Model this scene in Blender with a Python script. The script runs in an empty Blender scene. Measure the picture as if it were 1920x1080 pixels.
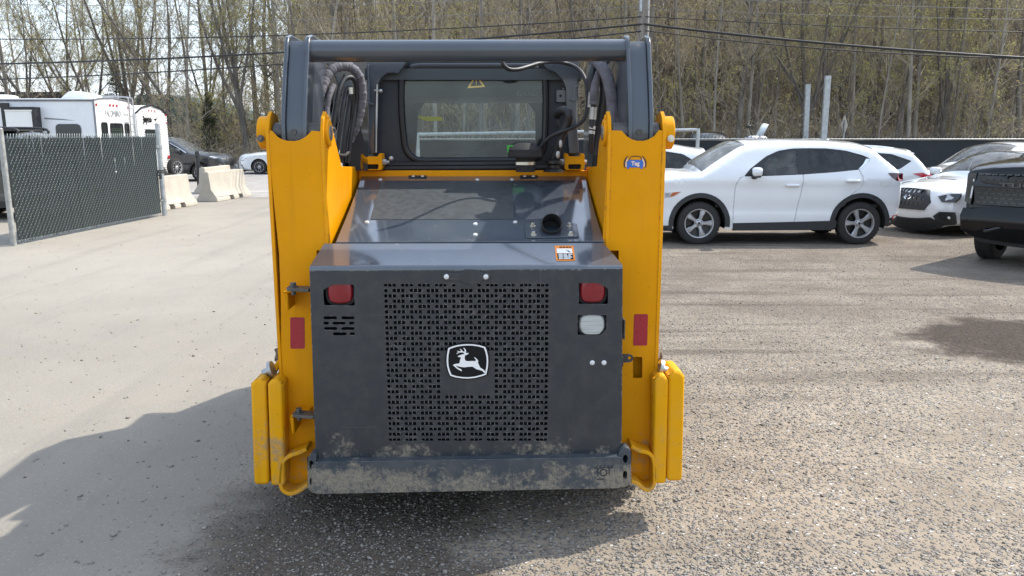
import bpy, bmesh, math, random
import numpy as np
from mathutils import Vector, Matrix
from mathutils.geometry import delaunay_2d_cdt

S = bpy.context.scene
COL = S.collection
R = math.radians
random.seed(7)

# ------------------------------------------------------------------ camera, sky, sun, exposure
CAM_H, FOC = 1.85, 1500.0
PITCH = math.atan(290 / FOC)
cd = bpy.data.cameras.new('camera')
cam = bpy.data.objects.new('camera', cd)
COL.objects.link(cam)
cam.location = (0, 0, CAM_H)
cam.rotation_euler = (math.pi / 2 - PITCH, 0, 0)
cd.sensor_width = 36
cd.lens = 36 * FOC / 1920
cd.clip_start, cd.clip_end = 0.05, 900
S.camera = cam

SUN_DIR = Vector((0.745, 0.40, 1.0)).normalized()
world = bpy.data.worlds.new('World')
S.world = world
world.use_nodes = True
wn = world.node_tree
sky_n = wn.nodes.new('ShaderNodeTexSky')
sky_n.sky_type = 'NISHITA'
sky_n.sun_disc = False
sky_n.sun_elevation = math.asin(SUN_DIR.z)
sky_n.sun_rotation = math.atan2(SUN_DIR.x, SUN_DIR.y)
sky_n.air_density = 1.3
sky_n.dust_density = 2.0
sky_n.ozone_density = 1.5
# thin high cloud over the whole sky
w_tc = wn.nodes.new('ShaderNodeTexCoord'); w_n = wn.nodes.new('ShaderNodeTexNoise')
w_n.inputs['Scale'].default_value = 2.6; w_n.inputs['Detail'].default_value = 6
wn.links.new(w_tc.outputs['Generated'], w_n.inputs['Vector'])
w_r = wn.nodes.new('ShaderNodeMapRange'); wn.links.new(w_n.outputs[0], w_r.inputs['Value'])
for _i, _q in zip((1, 2, 3, 4), (.3, .7, .45, .8)): w_r.inputs[_i].default_value = _q
w_m = wn.nodes.new('ShaderNodeMix'); w_m.data_type = 'RGBA'
wn.links.new(w_r.outputs[0], w_m.inputs[0]); wn.links.new(sky_n.outputs[0], w_m.inputs[6]); w_m.inputs[7].default_value = (2.65, 3.02, 3.6, 1)
wn.links.new(w_m.outputs[2], wn.nodes['Background'].inputs[0])
wn.nodes['Background'].inputs[1].default_value = 0.15
sl = bpy.data.lights.new('sun', 'SUN')
sl.energy = 2.1
sl.angle = R(0.6)
sl.color = (1.0, 0.94, 0.85)
sun = bpy.data.objects.new('sun', sl)
COL.objects.link(sun)
sun.rotation_euler = (-SUN_DIR).to_track_quat('-Z', 'Y').to_euler()
S.view_settings.view_transform = 'Standard'
S.view_settings.look = 'None'
S.view_settings.gamma = 1
S.view_settings.use_curve_mapping = False
S.view_settings.exposure = 1.5
S.cycles.max_bounces = 8
S.cycles.transparent_max_bounces = 16
try:
    S.cycles.use_denoising = True
except Exception:
    pass

# ------------------------------------------------------------------ placing helpers
def ray(px, py):
    a, b = (px - 960) / FOC, -(py - 540) / FOC
    c, s = math.cos(PITCH), math.sin(PITCH)
    return Vector((a, b * s + c, b * c - s))
EYE = Vector((0, 0, CAM_H))
def G(px, py, z=0.0):
    d = ray(px, py)
    return EYE + d * ((z - CAM_H) / d.z)
def W(px, py, Y):
    d = ray(px, py)
    return EYE + d * (Y / d.y)

# ------------------------------------------------------------------ objects and labels
def tag(o, label=None, cat=None, group=None, kind=None):
    if label: o['label'] = label
    if cat: o['category'] = cat
    if group: o['group'] = group
    if kind: o['kind'] = kind
    return o
def empty(name, loc=(0, 0, 0), rz=0.0):
    o = bpy.data.objects.new(name, None)
    o.empty_display_size = 0.2
    COL.objects.link(o)
    o.location = loc
    o.rotation_euler = (0, 0, rz)
    return o
def copy_of(o, parent=None):
    c = o.copy()
    COL.objects.link(c)
    if parent: c.parent = parent
    return c

# ------------------------------------------------------------------ mesh builder
def inside(poly, p):
    poly = np.asarray(poly); x, y = p[:, 0], p[:, 1]
    r = np.zeros(len(p), bool)
    n = len(poly)
    for i in range(n):
        x0, y0 = poly[i]; x1, y1 = poly[(i + 1) % n]
        c = (y0 > y) != (y1 > y)
        if not c.any(): continue
        xi = (x1 - x0) * (y - y0) / ((y1 - y0) if y1 != y0 else 1e-12) + x0
        r ^= c & (x < xi)
    return r
def tri2d(outer, holes=(), pts=(), lines=()):
    vs, es = [], []
    def loop(l, closed=True):
        b = len(vs); n = len(l)
        vs.extend(Vector((float(q[0]), float(q[1]))) for q in l)
        es.extend((b + i, b + (i + 1) % n) for i in range(n if closed else n - 1))
    loop(outer)
    for h in holes: loop(h)
    for l in lines: loop(l, False)
    vs.extend(Vector((float(q[0]), float(q[1]))) for q in pts)
    v, e, f = delaunay_2d_cdt(vs, es, [], 0, 1e-6)[:3]
    v = np.array([(q.x, q.y) for q in v])
    f = np.array([t for t in f if len(t) == 3], int)
    c = v[f].mean(1)
    k = inside(outer, c)
    for h in holes: k &= ~inside(h, c)
    return v, f[k]
def rim_edges(f):
    cnt = {}
    for t in f:
        for a, b in ((t[0], t[1]), (t[1], t[2]), (t[2], t[0])):
            kk = (min(a, b), max(a, b)); cnt[kk] = cnt.get(kk, 0) + 1
    return [kk for kk, n in cnt.items() if n == 1]

class MB:
    def __init__(s): s.v, s.f, s.m = [], [], []
    def add(s, v, f, m=0):
        b = len(s.v)
        s.v.extend(tuple(map(float, q)) for q in v)
        for q in f:
            s.f.append(tuple(int(i) + b for i in q)); s.m.append(m)
    def box(s, lo, hi, m=0):
        (a, b, c), (d, e, g) = lo, hi
        s.add([(a, b, c), (d, b, c), (d, e, c), (a, e, c), (a, b, g), (d, b, g), (d, e, g), (a, e, g)],
              [(0, 3, 2, 1), (4, 5, 6, 7), (0, 1, 5, 4), (1, 2, 6, 5), (2, 3, 7, 6), (3, 0, 4, 7)], m)
    def plate(s, outer, d0, d1, fm, holes=(), m=0, pts=()):
        """a flat outline with holes, made a slab from depth d0 to d1 by fm(u, v, d)"""
        v, f = tri2d(outer, holes, pts)
        n = len(v)
        P = [fm(a, b, d0) for a, b in v] + [fm(a, b, d1) for a, b in v]
        F = [tuple(t) for t in f] + [(t[0] + n, t[2] + n, t[1] + n) for t in f]
        F += [(a, b, b + n, a + n) for a, b in rim_edges(f)]
        s.add(P, F, m)
    def tube(s, path, r, n=8, m=0, cap=True):
        P = [Vector(p) for p in path]; k = len(P)
        rs = [r] * k if not hasattr(r, '__len__') else list(r)
        T = []
        for i in range(k):
            t = P[min(i + 1, k - 1)] - P[max(i - 1, 0)]
            T.append(t.normalized() if t.length > 1e-9 else Vector((0, 0, 1)))
        u = T[0].orthogonal().normalized()
        vs = []
        for i in range(k):
            u = (u - T[i] * u.dot(T[i]))
            u = u.normalized() if u.length > 1e-6 else T[i].orthogonal().normalized()
            w = T[i].cross(u)
            for j in range(n):
                a = 2 * math.pi * j / n
                vs.append(P[i] + (u * math.cos(a) + w * math.sin(a)) * rs[i])
        fs = [(i * n + j, i * n + (j + 1) % n, (i + 1) * n + (j + 1) % n, (i + 1) * n + j) for i in range(k - 1) for j in range(n)]
        if cap:
            fs += [tuple(range(n - 1, -1, -1)), tuple((k - 1) * n + j for j in range(n))]
        s.add(vs, fs, m)
    def lathe(s, prof, o, axis, n=24, m=0):
        """prof: (radius, distance along axis)"""
        a = Vector(axis).normalized(); u = a.orthogonal().normalized(); w = a.cross(u); o = Vector(o)
        vs = [o + a * h + (u * math.cos(2 * math.pi * j / n) + w * math.sin(2 * math.pi * j / n)) * r for r, h in prof for j in range(n)]
        fs = [(i * n + j, i * n + (j + 1) % n, (i + 1) * n + (j + 1) % n, (i + 1) * n + j) for i in range(len(prof) - 1) for j in range(n)]
        s.add(vs, fs, m)
    def cyl(s, a, b, r, n=16, m=0): s.tube([a, b], r, n, m)
    def blob(s, c, r, p=2.0, nu=16, nv=10, m=0, noise=0.0):
        """superellipsoid"""
        sg = lambda q, e: math.copysign(abs(q) ** e, q)
        e = 2.0 / p; vs = []
        for i in range(nv + 1):
            t = -math.pi / 2 + math.pi * i / nv
            for j in range(nu):
                h = 2 * math.pi * j / nu
                q = 1 + noise * (random.random() - .5)
                vs.append((c[0] + q * r[0] * sg(math.cos(t), e) * sg(math.cos(h), e), c[1] + q * r[1] * sg(math.cos(t), e) * sg(math.sin(h), e), c[2] + q * r[2] * sg(math.sin(t), e)))
        s.add(vs, [(i * nu + j, i * nu + (j + 1) % nu, (i + 1) * nu + (j + 1) % nu, (i + 1) * nu + j) for i in range(nv) for j in range(nu)], m)
    def text(s, body, size, fm, m=0, depth=0.002, bold=0.0, align='CENTER', sx=1.0):
        cu = bpy.data.curves.new('lettering', 'FONT')
        cu.body, cu.size, cu.align_x, cu.align_y = body, size, align, 'CENTER'
        cu.offset = bold; cu.resolution_u = 3
        ob = bpy.data.objects.new('lettering', cu); COL.objects.link(ob)
        dg = bpy.context.evaluated_depsgraph_get()
        me = ob.evaluated_get(dg).to_mesh()
        n = len(me.vertices)
        P = [fm(q.co.x * sx, q.co.y, 0) for q in me.vertices] + [fm(q.co.x * sx, q.co.y, depth) for q in me.vertices]
        F = [tuple(p.vertices) for p in me.polygons]
        cnt = {}
        for p in F:
            for i in range(len(p)):
                a, b = p[i], p[(i + 1) % len(p)]; kk = (min(a, b), max(a, b)); cnt[kk] = cnt.get(kk, 0) + 1
        F2 = F + [tuple(i + n for i in p) for p in F] + [(a, b, b + n, a + n) for (a, b), c in cnt.items() if c == 1]
        s.add(P, F2, m)
        ob.evaluated_get(dg).to_mesh_clear()
        bpy.data.objects.remove(ob); bpy.data.curves.remove(cu)
    def mesh(s, name, mats, smooth=35, fix=True):
        me = bpy.data.meshes.new(name)
        me.from_pydata(s.v, [], s.f)
        for q in (mats if isinstance(mats, (list, tuple)) else [mats]): me.materials.append(q)
        me.polygons.foreach_set('material_index', s.m)
        if fix:
            bm = bmesh.new(); bm.from_mesh(me)
            bmesh.ops.remove_doubles(bm, verts=bm.verts, dist=1e-5)
            bmesh.ops.recalc_face_normals(bm, faces=bm.faces)
            bm.to_mesh(me); bm.free()
        if smooth:
            me.polygons.foreach_set('use_smooth', [True] * len(me.polygons))
            me.set_sharp_from_angle(angle=R(smooth))
        me.update()
        return me
    def build(s, name, mats, parent=None, smooth=35, bevel=0.0, seg=2, fix=True):
        o = bpy.data.objects.new(name, s.mesh(name, mats, smooth, fix))
        COL.objects.link(o)
        if parent: o.parent = parent
        if bevel:
            b = o.modifiers.new('bevel', 'BEVEL'); b.width = bevel; b.segments = seg; b.limit_method = 'ANGLE'; b.angle_limit = R(40)
        return o

XZ = lambda u, v, d: (u, d, v)
YZ = lambda u, v, d: (d, u, v)
XY = lambda u, v, d: (u, v, d)
def spline(pts, n=8, closed=False):
    P = [Vector(p) for p in pts]; k = len(P); out = []
    for i in range(k if closed else k - 1):
        g = lambda j: P[j % k] if closed else P[max(0, min(k - 1, j))]
        a, b, c, d = g(i - 1), g(i), g(i + 1), g(i + 2)
        for j in range(n):
            t = j / n
            out.append(0.5 * ((2 * b) + (c - a) * t + (2 * a - 5 * b + 4 * c - d) * t * t + (3 * b - a - 3 * c + d) * t ** 3))
    if not closed: out.append(P[-1])
    return out
def rrect(x0, z0, x1, z1, r, n=4):
    o = []
    for cx, cz, a in ((x1 - r, z1 - r, 0), (x0 + r, z1 - r, 90), (x0 + r, z0 + r, 180), (x1 - r, z0 + r, 270)):
        for j in range(n + 1):
            t = R(a + 90 * j / n); o.append((cx + r * math.cos(t), cz + r * math.sin(t)))
    return o
def rpoly(poly, r, n=3):
    """round the corners of a polygon"""
    o = []; k = len(poly)
    for i in range(k):
        p, a, b = Vector(poly[i]), Vector(poly[i - 1]), Vector(poly[(i + 1) % k])
        da, db = (a - p), (b - p)
        q = min(r, da.length * .45, db.length * .45)
        s0, s1 = p + da.normalized() * q, p + db.normalized() * q
        for j in range(n + 1):
            t = j / n
            o.append(tuple((s0 * (1 - t) ** 2 + p * 2 * t * (1 - t) + s1 * t * t)))
    return o
def circ(cx, cz, r, n=12, a0=0): return [(cx + r * math.cos(2 * math.pi * j / n + a0), cz + r * math.sin(2 * math.pi * j / n + a0)) for j in range(n)]

# ------------------------------------------------------------------ materials
def nodes(name):
    m = bpy.data.materials.new(name); m.use_nodes = True
    nt = m.node_tree
    return m, nt, nt.nodes['Principled BSDF'], nt.nodes.new('ShaderNodeTexCoord')
def nnoise(nt, tc, scale, detail=4, rough=.6, stretch=None):
    n = nt.nodes.new('ShaderNodeTexNoise'); n.inputs['Scale'].default_value = scale
    n.inputs['Detail'].default_value = detail; n.inputs['Roughness'].default_value = rough
    if stretch:
        mp = nt.nodes.new('ShaderNodeMapping'); mp.inputs['Scale'].default_value = stretch
        nt.links.new(tc.outputs['Object'], mp.inputs['Vector']); nt.links.new(mp.outputs[0], n.inputs['Vector'])
    else: nt.links.new(tc.outputs['Object'], n.inputs['Vector'])
    return n
def mrange(nt, src, a, b, c=0.0, d=1.0, smooth=True):
    n = nt.nodes.new('ShaderNodeMapRange'); n.interpolation_type = 'SMOOTHSTEP' if smooth else 'LINEAR'
    nt.links.new(src, n.inputs['Value'])
    for i, q in zip((1, 2, 3, 4), (a, b, c, d)): n.inputs[i].default_value = q
    return n.outputs[0]
def mathn(nt, op, a, b=None):
    n = nt.nodes.new('ShaderNodeMath'); n.operation = op
    for i, q in enumerate((a, b)):
        if q is None: continue
        if isinstance(q, (int, float)): n.inputs[i].default_value = q
        else: nt.links.new(q, n.inputs[i])
    return n.outputs[0]
def mixc(nt, fac, a, b):
    n = nt.nodes.new('ShaderNodeMix'); n.data_type = 'RGBA'
    if isinstance(fac, (int, float)): n.inputs[0].default_value = fac
    else: nt.links.new(fac, n.inputs[0])
    for i, q in ((6, a), (7, b)):
        if isinstance(q, (tuple, list)): n.inputs[i].default_value = (*q[:3], 1)
        else: nt.links.new(q, n.inputs[i])
    return n.outputs[2]
def bump(nt, b, h, strength, dist):
    n = nt.nodes.new('ShaderNodeBump'); n.inputs['Strength'].default_value = strength; n.inputs['Distance'].default_value = dist
    nt.links.new(h, n.inputs['Height']); nt.links.new(n.outputs[0], b.inputs['Normal'])
def pm(name, col, rough=.5, metal=0.0, var=.12, scale=6.0, coat=0.0, bmp=None, rvar=.08, spec=.5, stretch=None):
    m, nt, b, tc = nodes(name)
    n = nnoise(nt, tc, scale, 5, .6, stretch)
    lo = tuple(max(0, c * (1 - var)) for c in col); hi = tuple(min(1, c * (1 + var)) for c in col)
    nt.links.new(mixc(nt, mrange(nt, n.outputs[0], .3, .7), lo, hi), b.inputs['Base Color'])
    nt.links.new(mrange(nt, n.outputs[0], .3, .7, max(0.02, rough - rvar), min(1, rough + rvar)), b.inputs['Roughness'])
    b.inputs['Metallic'].default_value = metal
    b.inputs['Specular IOR Level'].default_value = spec
    b.inputs['Coat Weight'].default_value = coat; b.inputs['Coat Roughness'].default_value = .06
    if bmp:
        q = nnoise(nt, tc, bmp[0], 4); bump(nt, b, q.outputs[0], bmp[1], bmp[2])
    return m
def painted(name, col, rough, dirt, amt, z0, z1, scale=7.0, spec=.5, coat=0.35, scratch=.25, seed=0.0, edge=.13, dust=.0, wear=0.0, wcol=(.09, .07, .05)):
    """machine paint: dried mud that thickens towards the ground where it splashes up, fine scratches, dust"""
    m, nt, b, tc = nodes(name)
    mp = nt.nodes.new('ShaderNodeMapping'); mp.inputs['Location'].default_value = (seed, seed * .7, seed * 1.3)
    nt.links.new(tc.outputs['Object'], mp.inputs['Vector'])
    def nz(s, d=6, r=.65, st=None):
        n = nt.nodes.new('ShaderNodeTexNoise'); n.inputs['Scale'].default_value = s; n.inputs['Detail'].default_value = d; n.inputs['Roughness'].default_value = r
        if st:
            q = nt.nodes.new('ShaderNodeMapping'); q.inputs['Scale'].default_value = st[:3]; q.inputs['Rotation'].default_value = (st[3], st[4], st[5])
            nt.links.new(mp.outputs[0], q.inputs['Vector']); nt.links.new(q.outputs[0], n.inputs['Vector'])
        else: nt.links.new(mp.outputs[0], n.inputs['Vector'])
        return n.outputs[0]
    sx = nt.nodes.new('ShaderNodeSeparateXYZ'); nt.links.new(tc.outputs['Object'], sx.inputs[0])
    low = mrange(nt, sx.outputs[2], z0, z1, 1.0, 0.0)
    big = nz(scale * .45, 3); fine = nz(scale * 4, 7, .72)
    mud = mathn(nt, 'ADD', mathn(nt, 'MULTIPLY', big, .42), mathn(nt, 'ADD', mathn(nt, 'MULTIPLY', nz(scale * 1.7, 6, .7), .26), mathn(nt, 'MULTIPLY', fine, .32)))
    thr = mathn(nt, 'ADD', mud, mathn(nt, 'MULTIPLY', low, amt))
    mask = mathn(nt, 'MULTIPLY', mrange(nt, thr, .60, .60 + edge), mrange(nt, nz(scale * 9, 5, .75), .30, .62, .35, .95))
    tone = nz(scale * .25, 4)
    base = mixc(nt, mrange(nt, tone, .3, .7), tuple(c * .93 for c in col), tuple(min(1, c * 1.05) for c in col))
    sc = nz(3.0, 5, .6, (.5, 3, 55, .5, .9, .4)); sc2 = nz(3.0, 5, .6, (55, 3, .6, .2, -.5, .1))
    scr = mathn(nt, 'MAXIMUM', mrange(nt, sc, .715, .74), mrange(nt, sc2, .725, .75))
    base = mixc(nt, mathn(nt, 'MULTIPLY', scr, scratch), base, (.35, .34, .31))
    if dust:
        base = mixc(nt, mathn(nt, 'MULTIPLY', mrange(nt, nz(scale * .8, 6), .35, .75), dust), base, (.36, .32, .26))
    if wear:                                                        # paint rubbed off the edges
        bv = nt.nodes.new('ShaderNodeBevel'); bv.samples = 4; bv.inputs['Radius'].default_value = .007
        ge = nt.nodes.new('ShaderNodeNewGeometry'); dt = nt.nodes.new('ShaderNodeVectorMath'); dt.operation = 'DOT_PRODUCT'
        nt.links.new(bv.outputs[0], dt.inputs[0]); nt.links.new(ge.outputs['Normal'], dt.inputs[1])
        ed = mathn(nt, 'MULTIPLY', mrange(nt, dt.outputs['Value'], .992, .93), mrange(nt, nz(scale * 3, 5, .7), .50, .66))
        base = mixc(nt, mathn(nt, 'MULTIPLY', ed, wear), base, wcol)
        st = nz(9, 5, .65, (1.6, 1.6, .10, 0, 0, 0))
        base = mixc(nt, mathn(nt, 'MULTIPLY', mrange(nt, st, .52, .80), wear * .35), base, tuple(c * .45 for c in col))
        sp = nz(70, 2, .5)
        base = mixc(nt, mathn(nt, 'MULTIPLY', mrange(nt, sp, .74, .77), wear * .8), base, (.05, .04, .03))
    dc = mixc(nt, fine, tuple(c * .6 for c in dirt), tuple(min(1, c * 1.35) for c in dirt))
    nt.links.new(mixc(nt, mask, base, dc), b.inputs['Base Color'])
    rr = mixc(nt, mask, (rough,) * 3, (.92,) * 3)
    rr = mixc(nt, mathn(nt, 'MULTIPLY', mrange(nt, nz(scale * 1.5, 5), .45, .8), .5), rr, (min(1, rough + .3),) * 3)
    nt.links.new(rr, b.inputs['Roughness'])
    b.inputs['Specular IOR Level'].default_value = spec
    b.inputs['Coat Weight'].default_value = coat; b.inputs['Coat Roughness'].default_value = .08
    bump(nt, b, mathn(nt, 'ADD', mathn(nt, 'MULTIPLY', mask, fine), mathn(nt, 'MULTIPLY', nz(1.3, 2), .35)), .35, .006)
    return m
def glass(name, tint, trans, dust_sheen=.06, rough=.02, dcol=(.5, .5, .46)):
    m, nt, b, tc = nodes(name)
    out = nt.nodes['Material Output']; nt.nodes.remove(b)
    tr = nt.nodes.new('ShaderNodeBsdfTransparent'); tr.inputs[0].default_value = (*[c * trans for c in tint], 1)
    gl = nt.nodes.new('ShaderNodeBsdfGlossy'); gl.inputs['Roughness'].default_value = rough
    df = nt.nodes.new('ShaderNodeBsdfDiffuse'); df.inputs[0].default_value = (*dcol, 1)
    fr = nt.nodes.new('ShaderNodeFresnel'); fr.inputs[0].default_value = 1.5
    n = nnoise(nt, tc, 5, 7, .7)
    m1 = nt.nodes.new('ShaderNodeMixShader'); m2 = nt.nodes.new('ShaderNodeMixShader')
    nt.links.new(mrange(nt, n.outputs[0], .3, .75, dust_sheen * .4, dust_sheen * 1.8), m1.inputs[0])  # diffuse film: dust on the cab glass, painted sky sheen on car glass
    nt.links.new(tr.outputs[0], m1.inputs[1]); nt.links.new(df.outputs[0], m1.inputs[2])
    nt.links.new(fr.outputs[0], m2.inputs[0]); nt.links.new(m1.outputs[0], m2.inputs[1]); nt.links.new(gl.outputs[0], m2.inputs[2])
    nt.links.new(m2.outputs[0], out.inputs[0])
    return m

MUD = (.27, .23, .17)
M = dict(
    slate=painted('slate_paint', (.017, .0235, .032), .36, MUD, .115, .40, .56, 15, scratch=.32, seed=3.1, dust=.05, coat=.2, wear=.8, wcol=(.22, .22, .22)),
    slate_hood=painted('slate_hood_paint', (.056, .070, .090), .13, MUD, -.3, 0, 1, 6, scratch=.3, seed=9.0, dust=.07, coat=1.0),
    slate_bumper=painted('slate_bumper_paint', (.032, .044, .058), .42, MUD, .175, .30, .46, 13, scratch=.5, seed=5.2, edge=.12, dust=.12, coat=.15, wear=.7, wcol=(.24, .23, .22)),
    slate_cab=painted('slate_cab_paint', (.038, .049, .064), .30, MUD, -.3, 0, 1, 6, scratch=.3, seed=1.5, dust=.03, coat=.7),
    navy=pm('navy_inner_panel', (.012, .018, .028), .42),
    yellow=painted('yellow_paint', (.70, .29, .0008), .42, MUD, .10, .2, .75, 9, scratch=.12, seed=7.7, dust=.02, spec=.12, coat=0, wear=.65),
    yellow_low=painted('yellow_worn_paint', (.72, .335, .002), .46, MUD, .15, .15, .72, 9, scratch=.3, seed=2.2, dust=.08, spec=.12, coat=0, wear=.85),
    black=pm('black_rubber', (.012, .012, .013), .55, rvar=.12),
    matte=pm('matte_black', (.018, .018, .019), .75),
    void=pm('dark_cavity', (.018, .018, .018), .9),
    pad=pm('hood_grip_pad', (.036, .043, .048), .62, bmp=(420, .6, .002), var=.2, scale=30),
    seal=pm('window_rubber', (.010, .011, .013), .38),
    steel=pm('bare_steel', (.40, .40, .39), .42, .85, var=.25),
    zinc=pm('zinc_bolt', (.62, .60, .52), .35, .8),
    rivet=pm('pale_rivet', (.62, .63, .63), .4, .25, var=.06),
    darksteel=pm('weathered_steel', (.10, .095, .09), .48, .6, var=.3, scale=14),
    lining=pm('cab_lining', (.055, .066, .070), .8),
    red_lens=pm('red_lens', (.20, .008, .016), .22, var=.06, coat=.2),
    red_tape=pm('red_reflector', (.34, .012, .024), .35, var=.16, scale=150),
    clear_lens=pm('clear_ribbed_lens', (.50, .52, .50), .22, var=.2, scale=18, stretch=(.2, 1, 9)),
    white=pm('white_print', (.80, .80, .79), .45, var=.03),
    ink=pm('black_print', (.010, .010, .011), .5, spec=.15),
    orange=pm('orange_print', (.80, .24, .02), .45),
    blue=pm('blue_print', (.03, .12, .42), .4),
    gold=pm('cream_print', (.62, .50, .20), .5),
    lime=pm('lime_print', (.22, .24, .05), .5),
    green=pm('green_print', (.08, .40, .06), .5),
    sleeve=pm('hose_sleeve_fabric', (.125, .118, .132), .80, var=.3, scale=22, bmp=(60, .5, .01)),
    hose=pm('hose_rubber', (.016, .016, .018), .48, bmp=(160, .4, .003)),
    fin=pm('radiator_fin', (.30, .30, .29), .6, .0, var=.3, scale=20),
    cab_glass=glass('cab_glass', (.84, .90, .90), .95, .060, dcol=(.34, .41, .42)),
    mud=pm('dried_mud', (.16, .125, .095), .95, var=.4, scale=18, bmp=(40, 1, .02)),
)
# ------------------------------------------------------------------ ground and road
def ground_material():
    m, nt, b, tc = nodes('yard_ground')
    sx = nt.nodes.new('ShaderNodeSeparateXYZ'); nt.links.new(tc.outputs['Object'], sx.inputs[0])
    X, Y = sx.outputs[0], sx.outputs[1]
    wob = nnoise(nt, tc, .55, 4)
    wob2 = nnoise(nt, tc, 5, 5, .7)
    xx = mathn(nt, 'ADD', X, mathn(nt, 'ADD', mathn(nt, 'MULTIPLY', wob.outputs[0], 1.0), mathn(nt, 'MULTIPLY', wob2.outputs[0], .5)))
    gmask = mrange(nt, xx, -.95, -.45)                       # 0 pale rolled surface, 1 loose gravel
    big = nnoise(nt, tc, .22, 5, .6)
    mid = nnoise(nt, tc, 1.4, 6, .65)
    fine = nnoise(nt, tc, 55, 4, .75)
    grit = nnoise(nt, tc, 190, 3, .8)
    # pale lane
    lane = mixc(nt, mrange(nt, big.outputs[0], .35, .65), (.278, .252, .210), (.342, .311, .260))
    lane = mixc(nt, mathn(nt, 'MULTIPLY', mrange(nt, mid.outputs[0], .4, .75), .25), lane, (.24, .225, .205))
    lane = mixc(nt, mathn(nt, 'MULTIPLY', mrange(nt, grit.outputs[0], .50, .72), .75), lane, (.12, .112, .105))
    lane = mixc(nt, mathn(nt, 'MULTIPLY', mrange(nt, fine.outputs[0], .56, .74), .6), lane, (.62, .59, .53))
    trk = nnoise(nt, tc, 1.0, 4, .6, (2.2, .12, 1))
    lane = mixc(nt, mathn(nt, 'MULTIPLY', mrange(nt, trk.outputs[0], .50, .70), .28), lane, (.20, .185, .165))
    # gravel: stones of several tones in dusty fines
    v = nt.nodes.new('ShaderNodeTexVoronoi'); v.inputs['Scale'].default_value = 46; nt.links.new(tc.outputs['Object'], v.inputs['Vector'])
    v2 = nt.nodes.new('ShaderNodeTexVoronoi'); v2.inputs['Scale'].default_value = 90; nt.links.new(tc.outputs['Object'], v2.inputs['Vector'])
    sp = nt.nodes.new('ShaderNodeSeparateColor'); nt.links.new(v.outputs['Color'], sp.inputs[0])
    st = mixc(nt, sp.outputs[0], (.14, .13, .12), (.33, .31, .28))
    st = mixc(nt, mrange(nt, sp.outputs[1], .86, .98), st, (.52, .50, .46))
    fines = mixc(nt, mrange(nt, mid.outputs[0], .3, .7), (.232, .190, .142), (.34, .284, .216))
    stone = mathn(nt, 'MULTIPLY', mrange(nt, v.outputs['Distance'], .62, .36), mrange(nt, mathn(nt, 'ADD', sp.outputs[2], mathn(nt, 'MULTIPLY', mid.outputs[0], .8)), .52, .78))
    grav = mixc(nt, stone, fines, st)
    grav = mixc(nt, mathn(nt, 'MULTIPLY', mrange(nt, grit.outputs[0], .5, .75), .5), grav, (.10, .09, .08))
    far = mrange(nt, Y, 5.2, 9.0)                            # trodden brown yard under the parked cars
    fw = mathn(nt, 'MULTIPLY', far, mrange(nt, nnoise(nt, tc, .5, 4, .6, (.35, 1.4, 1)).outputs[0], .35, .6, .55, 1.0))
    brown = mixc(nt, mrange(nt, mid.outputs[0], .35, .7), (.128, .103, .080), (.205, .172, .138))
    brown = mixc(nt, mathn(nt, 'MULTIPLY', mrange(nt, grit.outputs[0], .5, .7), .6), brown, (.34, .31, .27))
    grav = mixc(nt, mathn(nt, 'MULTIPLY', fw, .8), grav, brown)
    # dark ruts, the damp patch of tipped soil, a darker patch at the loader's rear
    rut = nnoise(nt, tc, .9, 5, .6, (.25, 2.6, 1))
    grav = mixc(nt, mathn(nt, 'MULTIPLY', mrange(nt, rut.outputs[0], .50, .68), mathn(nt, 'MULTIPLY', mrange(nt, Y, 3.5, 7.5, .25, 1.0), .70)), grav, (.095, .076, .060))
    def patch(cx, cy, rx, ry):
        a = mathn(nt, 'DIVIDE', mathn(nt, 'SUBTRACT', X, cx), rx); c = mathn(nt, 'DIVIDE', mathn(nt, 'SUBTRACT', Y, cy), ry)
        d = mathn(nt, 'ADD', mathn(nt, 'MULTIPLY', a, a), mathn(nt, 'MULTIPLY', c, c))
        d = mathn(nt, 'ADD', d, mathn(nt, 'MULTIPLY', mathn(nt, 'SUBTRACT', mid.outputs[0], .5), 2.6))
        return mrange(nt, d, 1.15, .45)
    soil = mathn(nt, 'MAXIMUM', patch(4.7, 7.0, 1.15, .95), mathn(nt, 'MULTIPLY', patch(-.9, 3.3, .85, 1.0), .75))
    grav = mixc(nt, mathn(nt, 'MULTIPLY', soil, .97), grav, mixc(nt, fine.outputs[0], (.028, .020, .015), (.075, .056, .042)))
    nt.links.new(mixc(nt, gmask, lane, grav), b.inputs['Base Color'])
    b.inputs['Roughness'].default_value = .93
    b.inputs['Specular IOR Level'].default_value = .25
    hg = mathn(nt, 'ADD', mathn(nt, 'MULTIPLY', stone, .8), mathn(nt, 'ADD', mathn(nt, 'MULTIPLY', fine.outputs[0], .5), mathn(nt, 'MULTIPLY', mid.outputs[0], 1.0)))
    hl = mathn(nt, 'ADD', mathn(nt, 'MULTIPLY', grit.outputs[0], .35), mathn(nt, 'MULTIPLY', fine.outputs[0], .3))
    h = nt.nodes.new('ShaderNodeMix'); h.data_type = 'FLOAT'
    nt.links.new(gmask, h.inputs[0]); nt.links.new(hl, h.inputs[2]); nt.links.new(hg, h.inputs[3])
    bump(nt, b, h.outputs[0], .9, .018)
    return m
mb = MB()
mb.add([(-300, -300, 0), (300, -300, 0), (300, 420, 0), (-300, 420, 0)], [(0, 1, 2, 3)])
tag(mb.build('ground', ground_material()), kind='structure')

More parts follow.
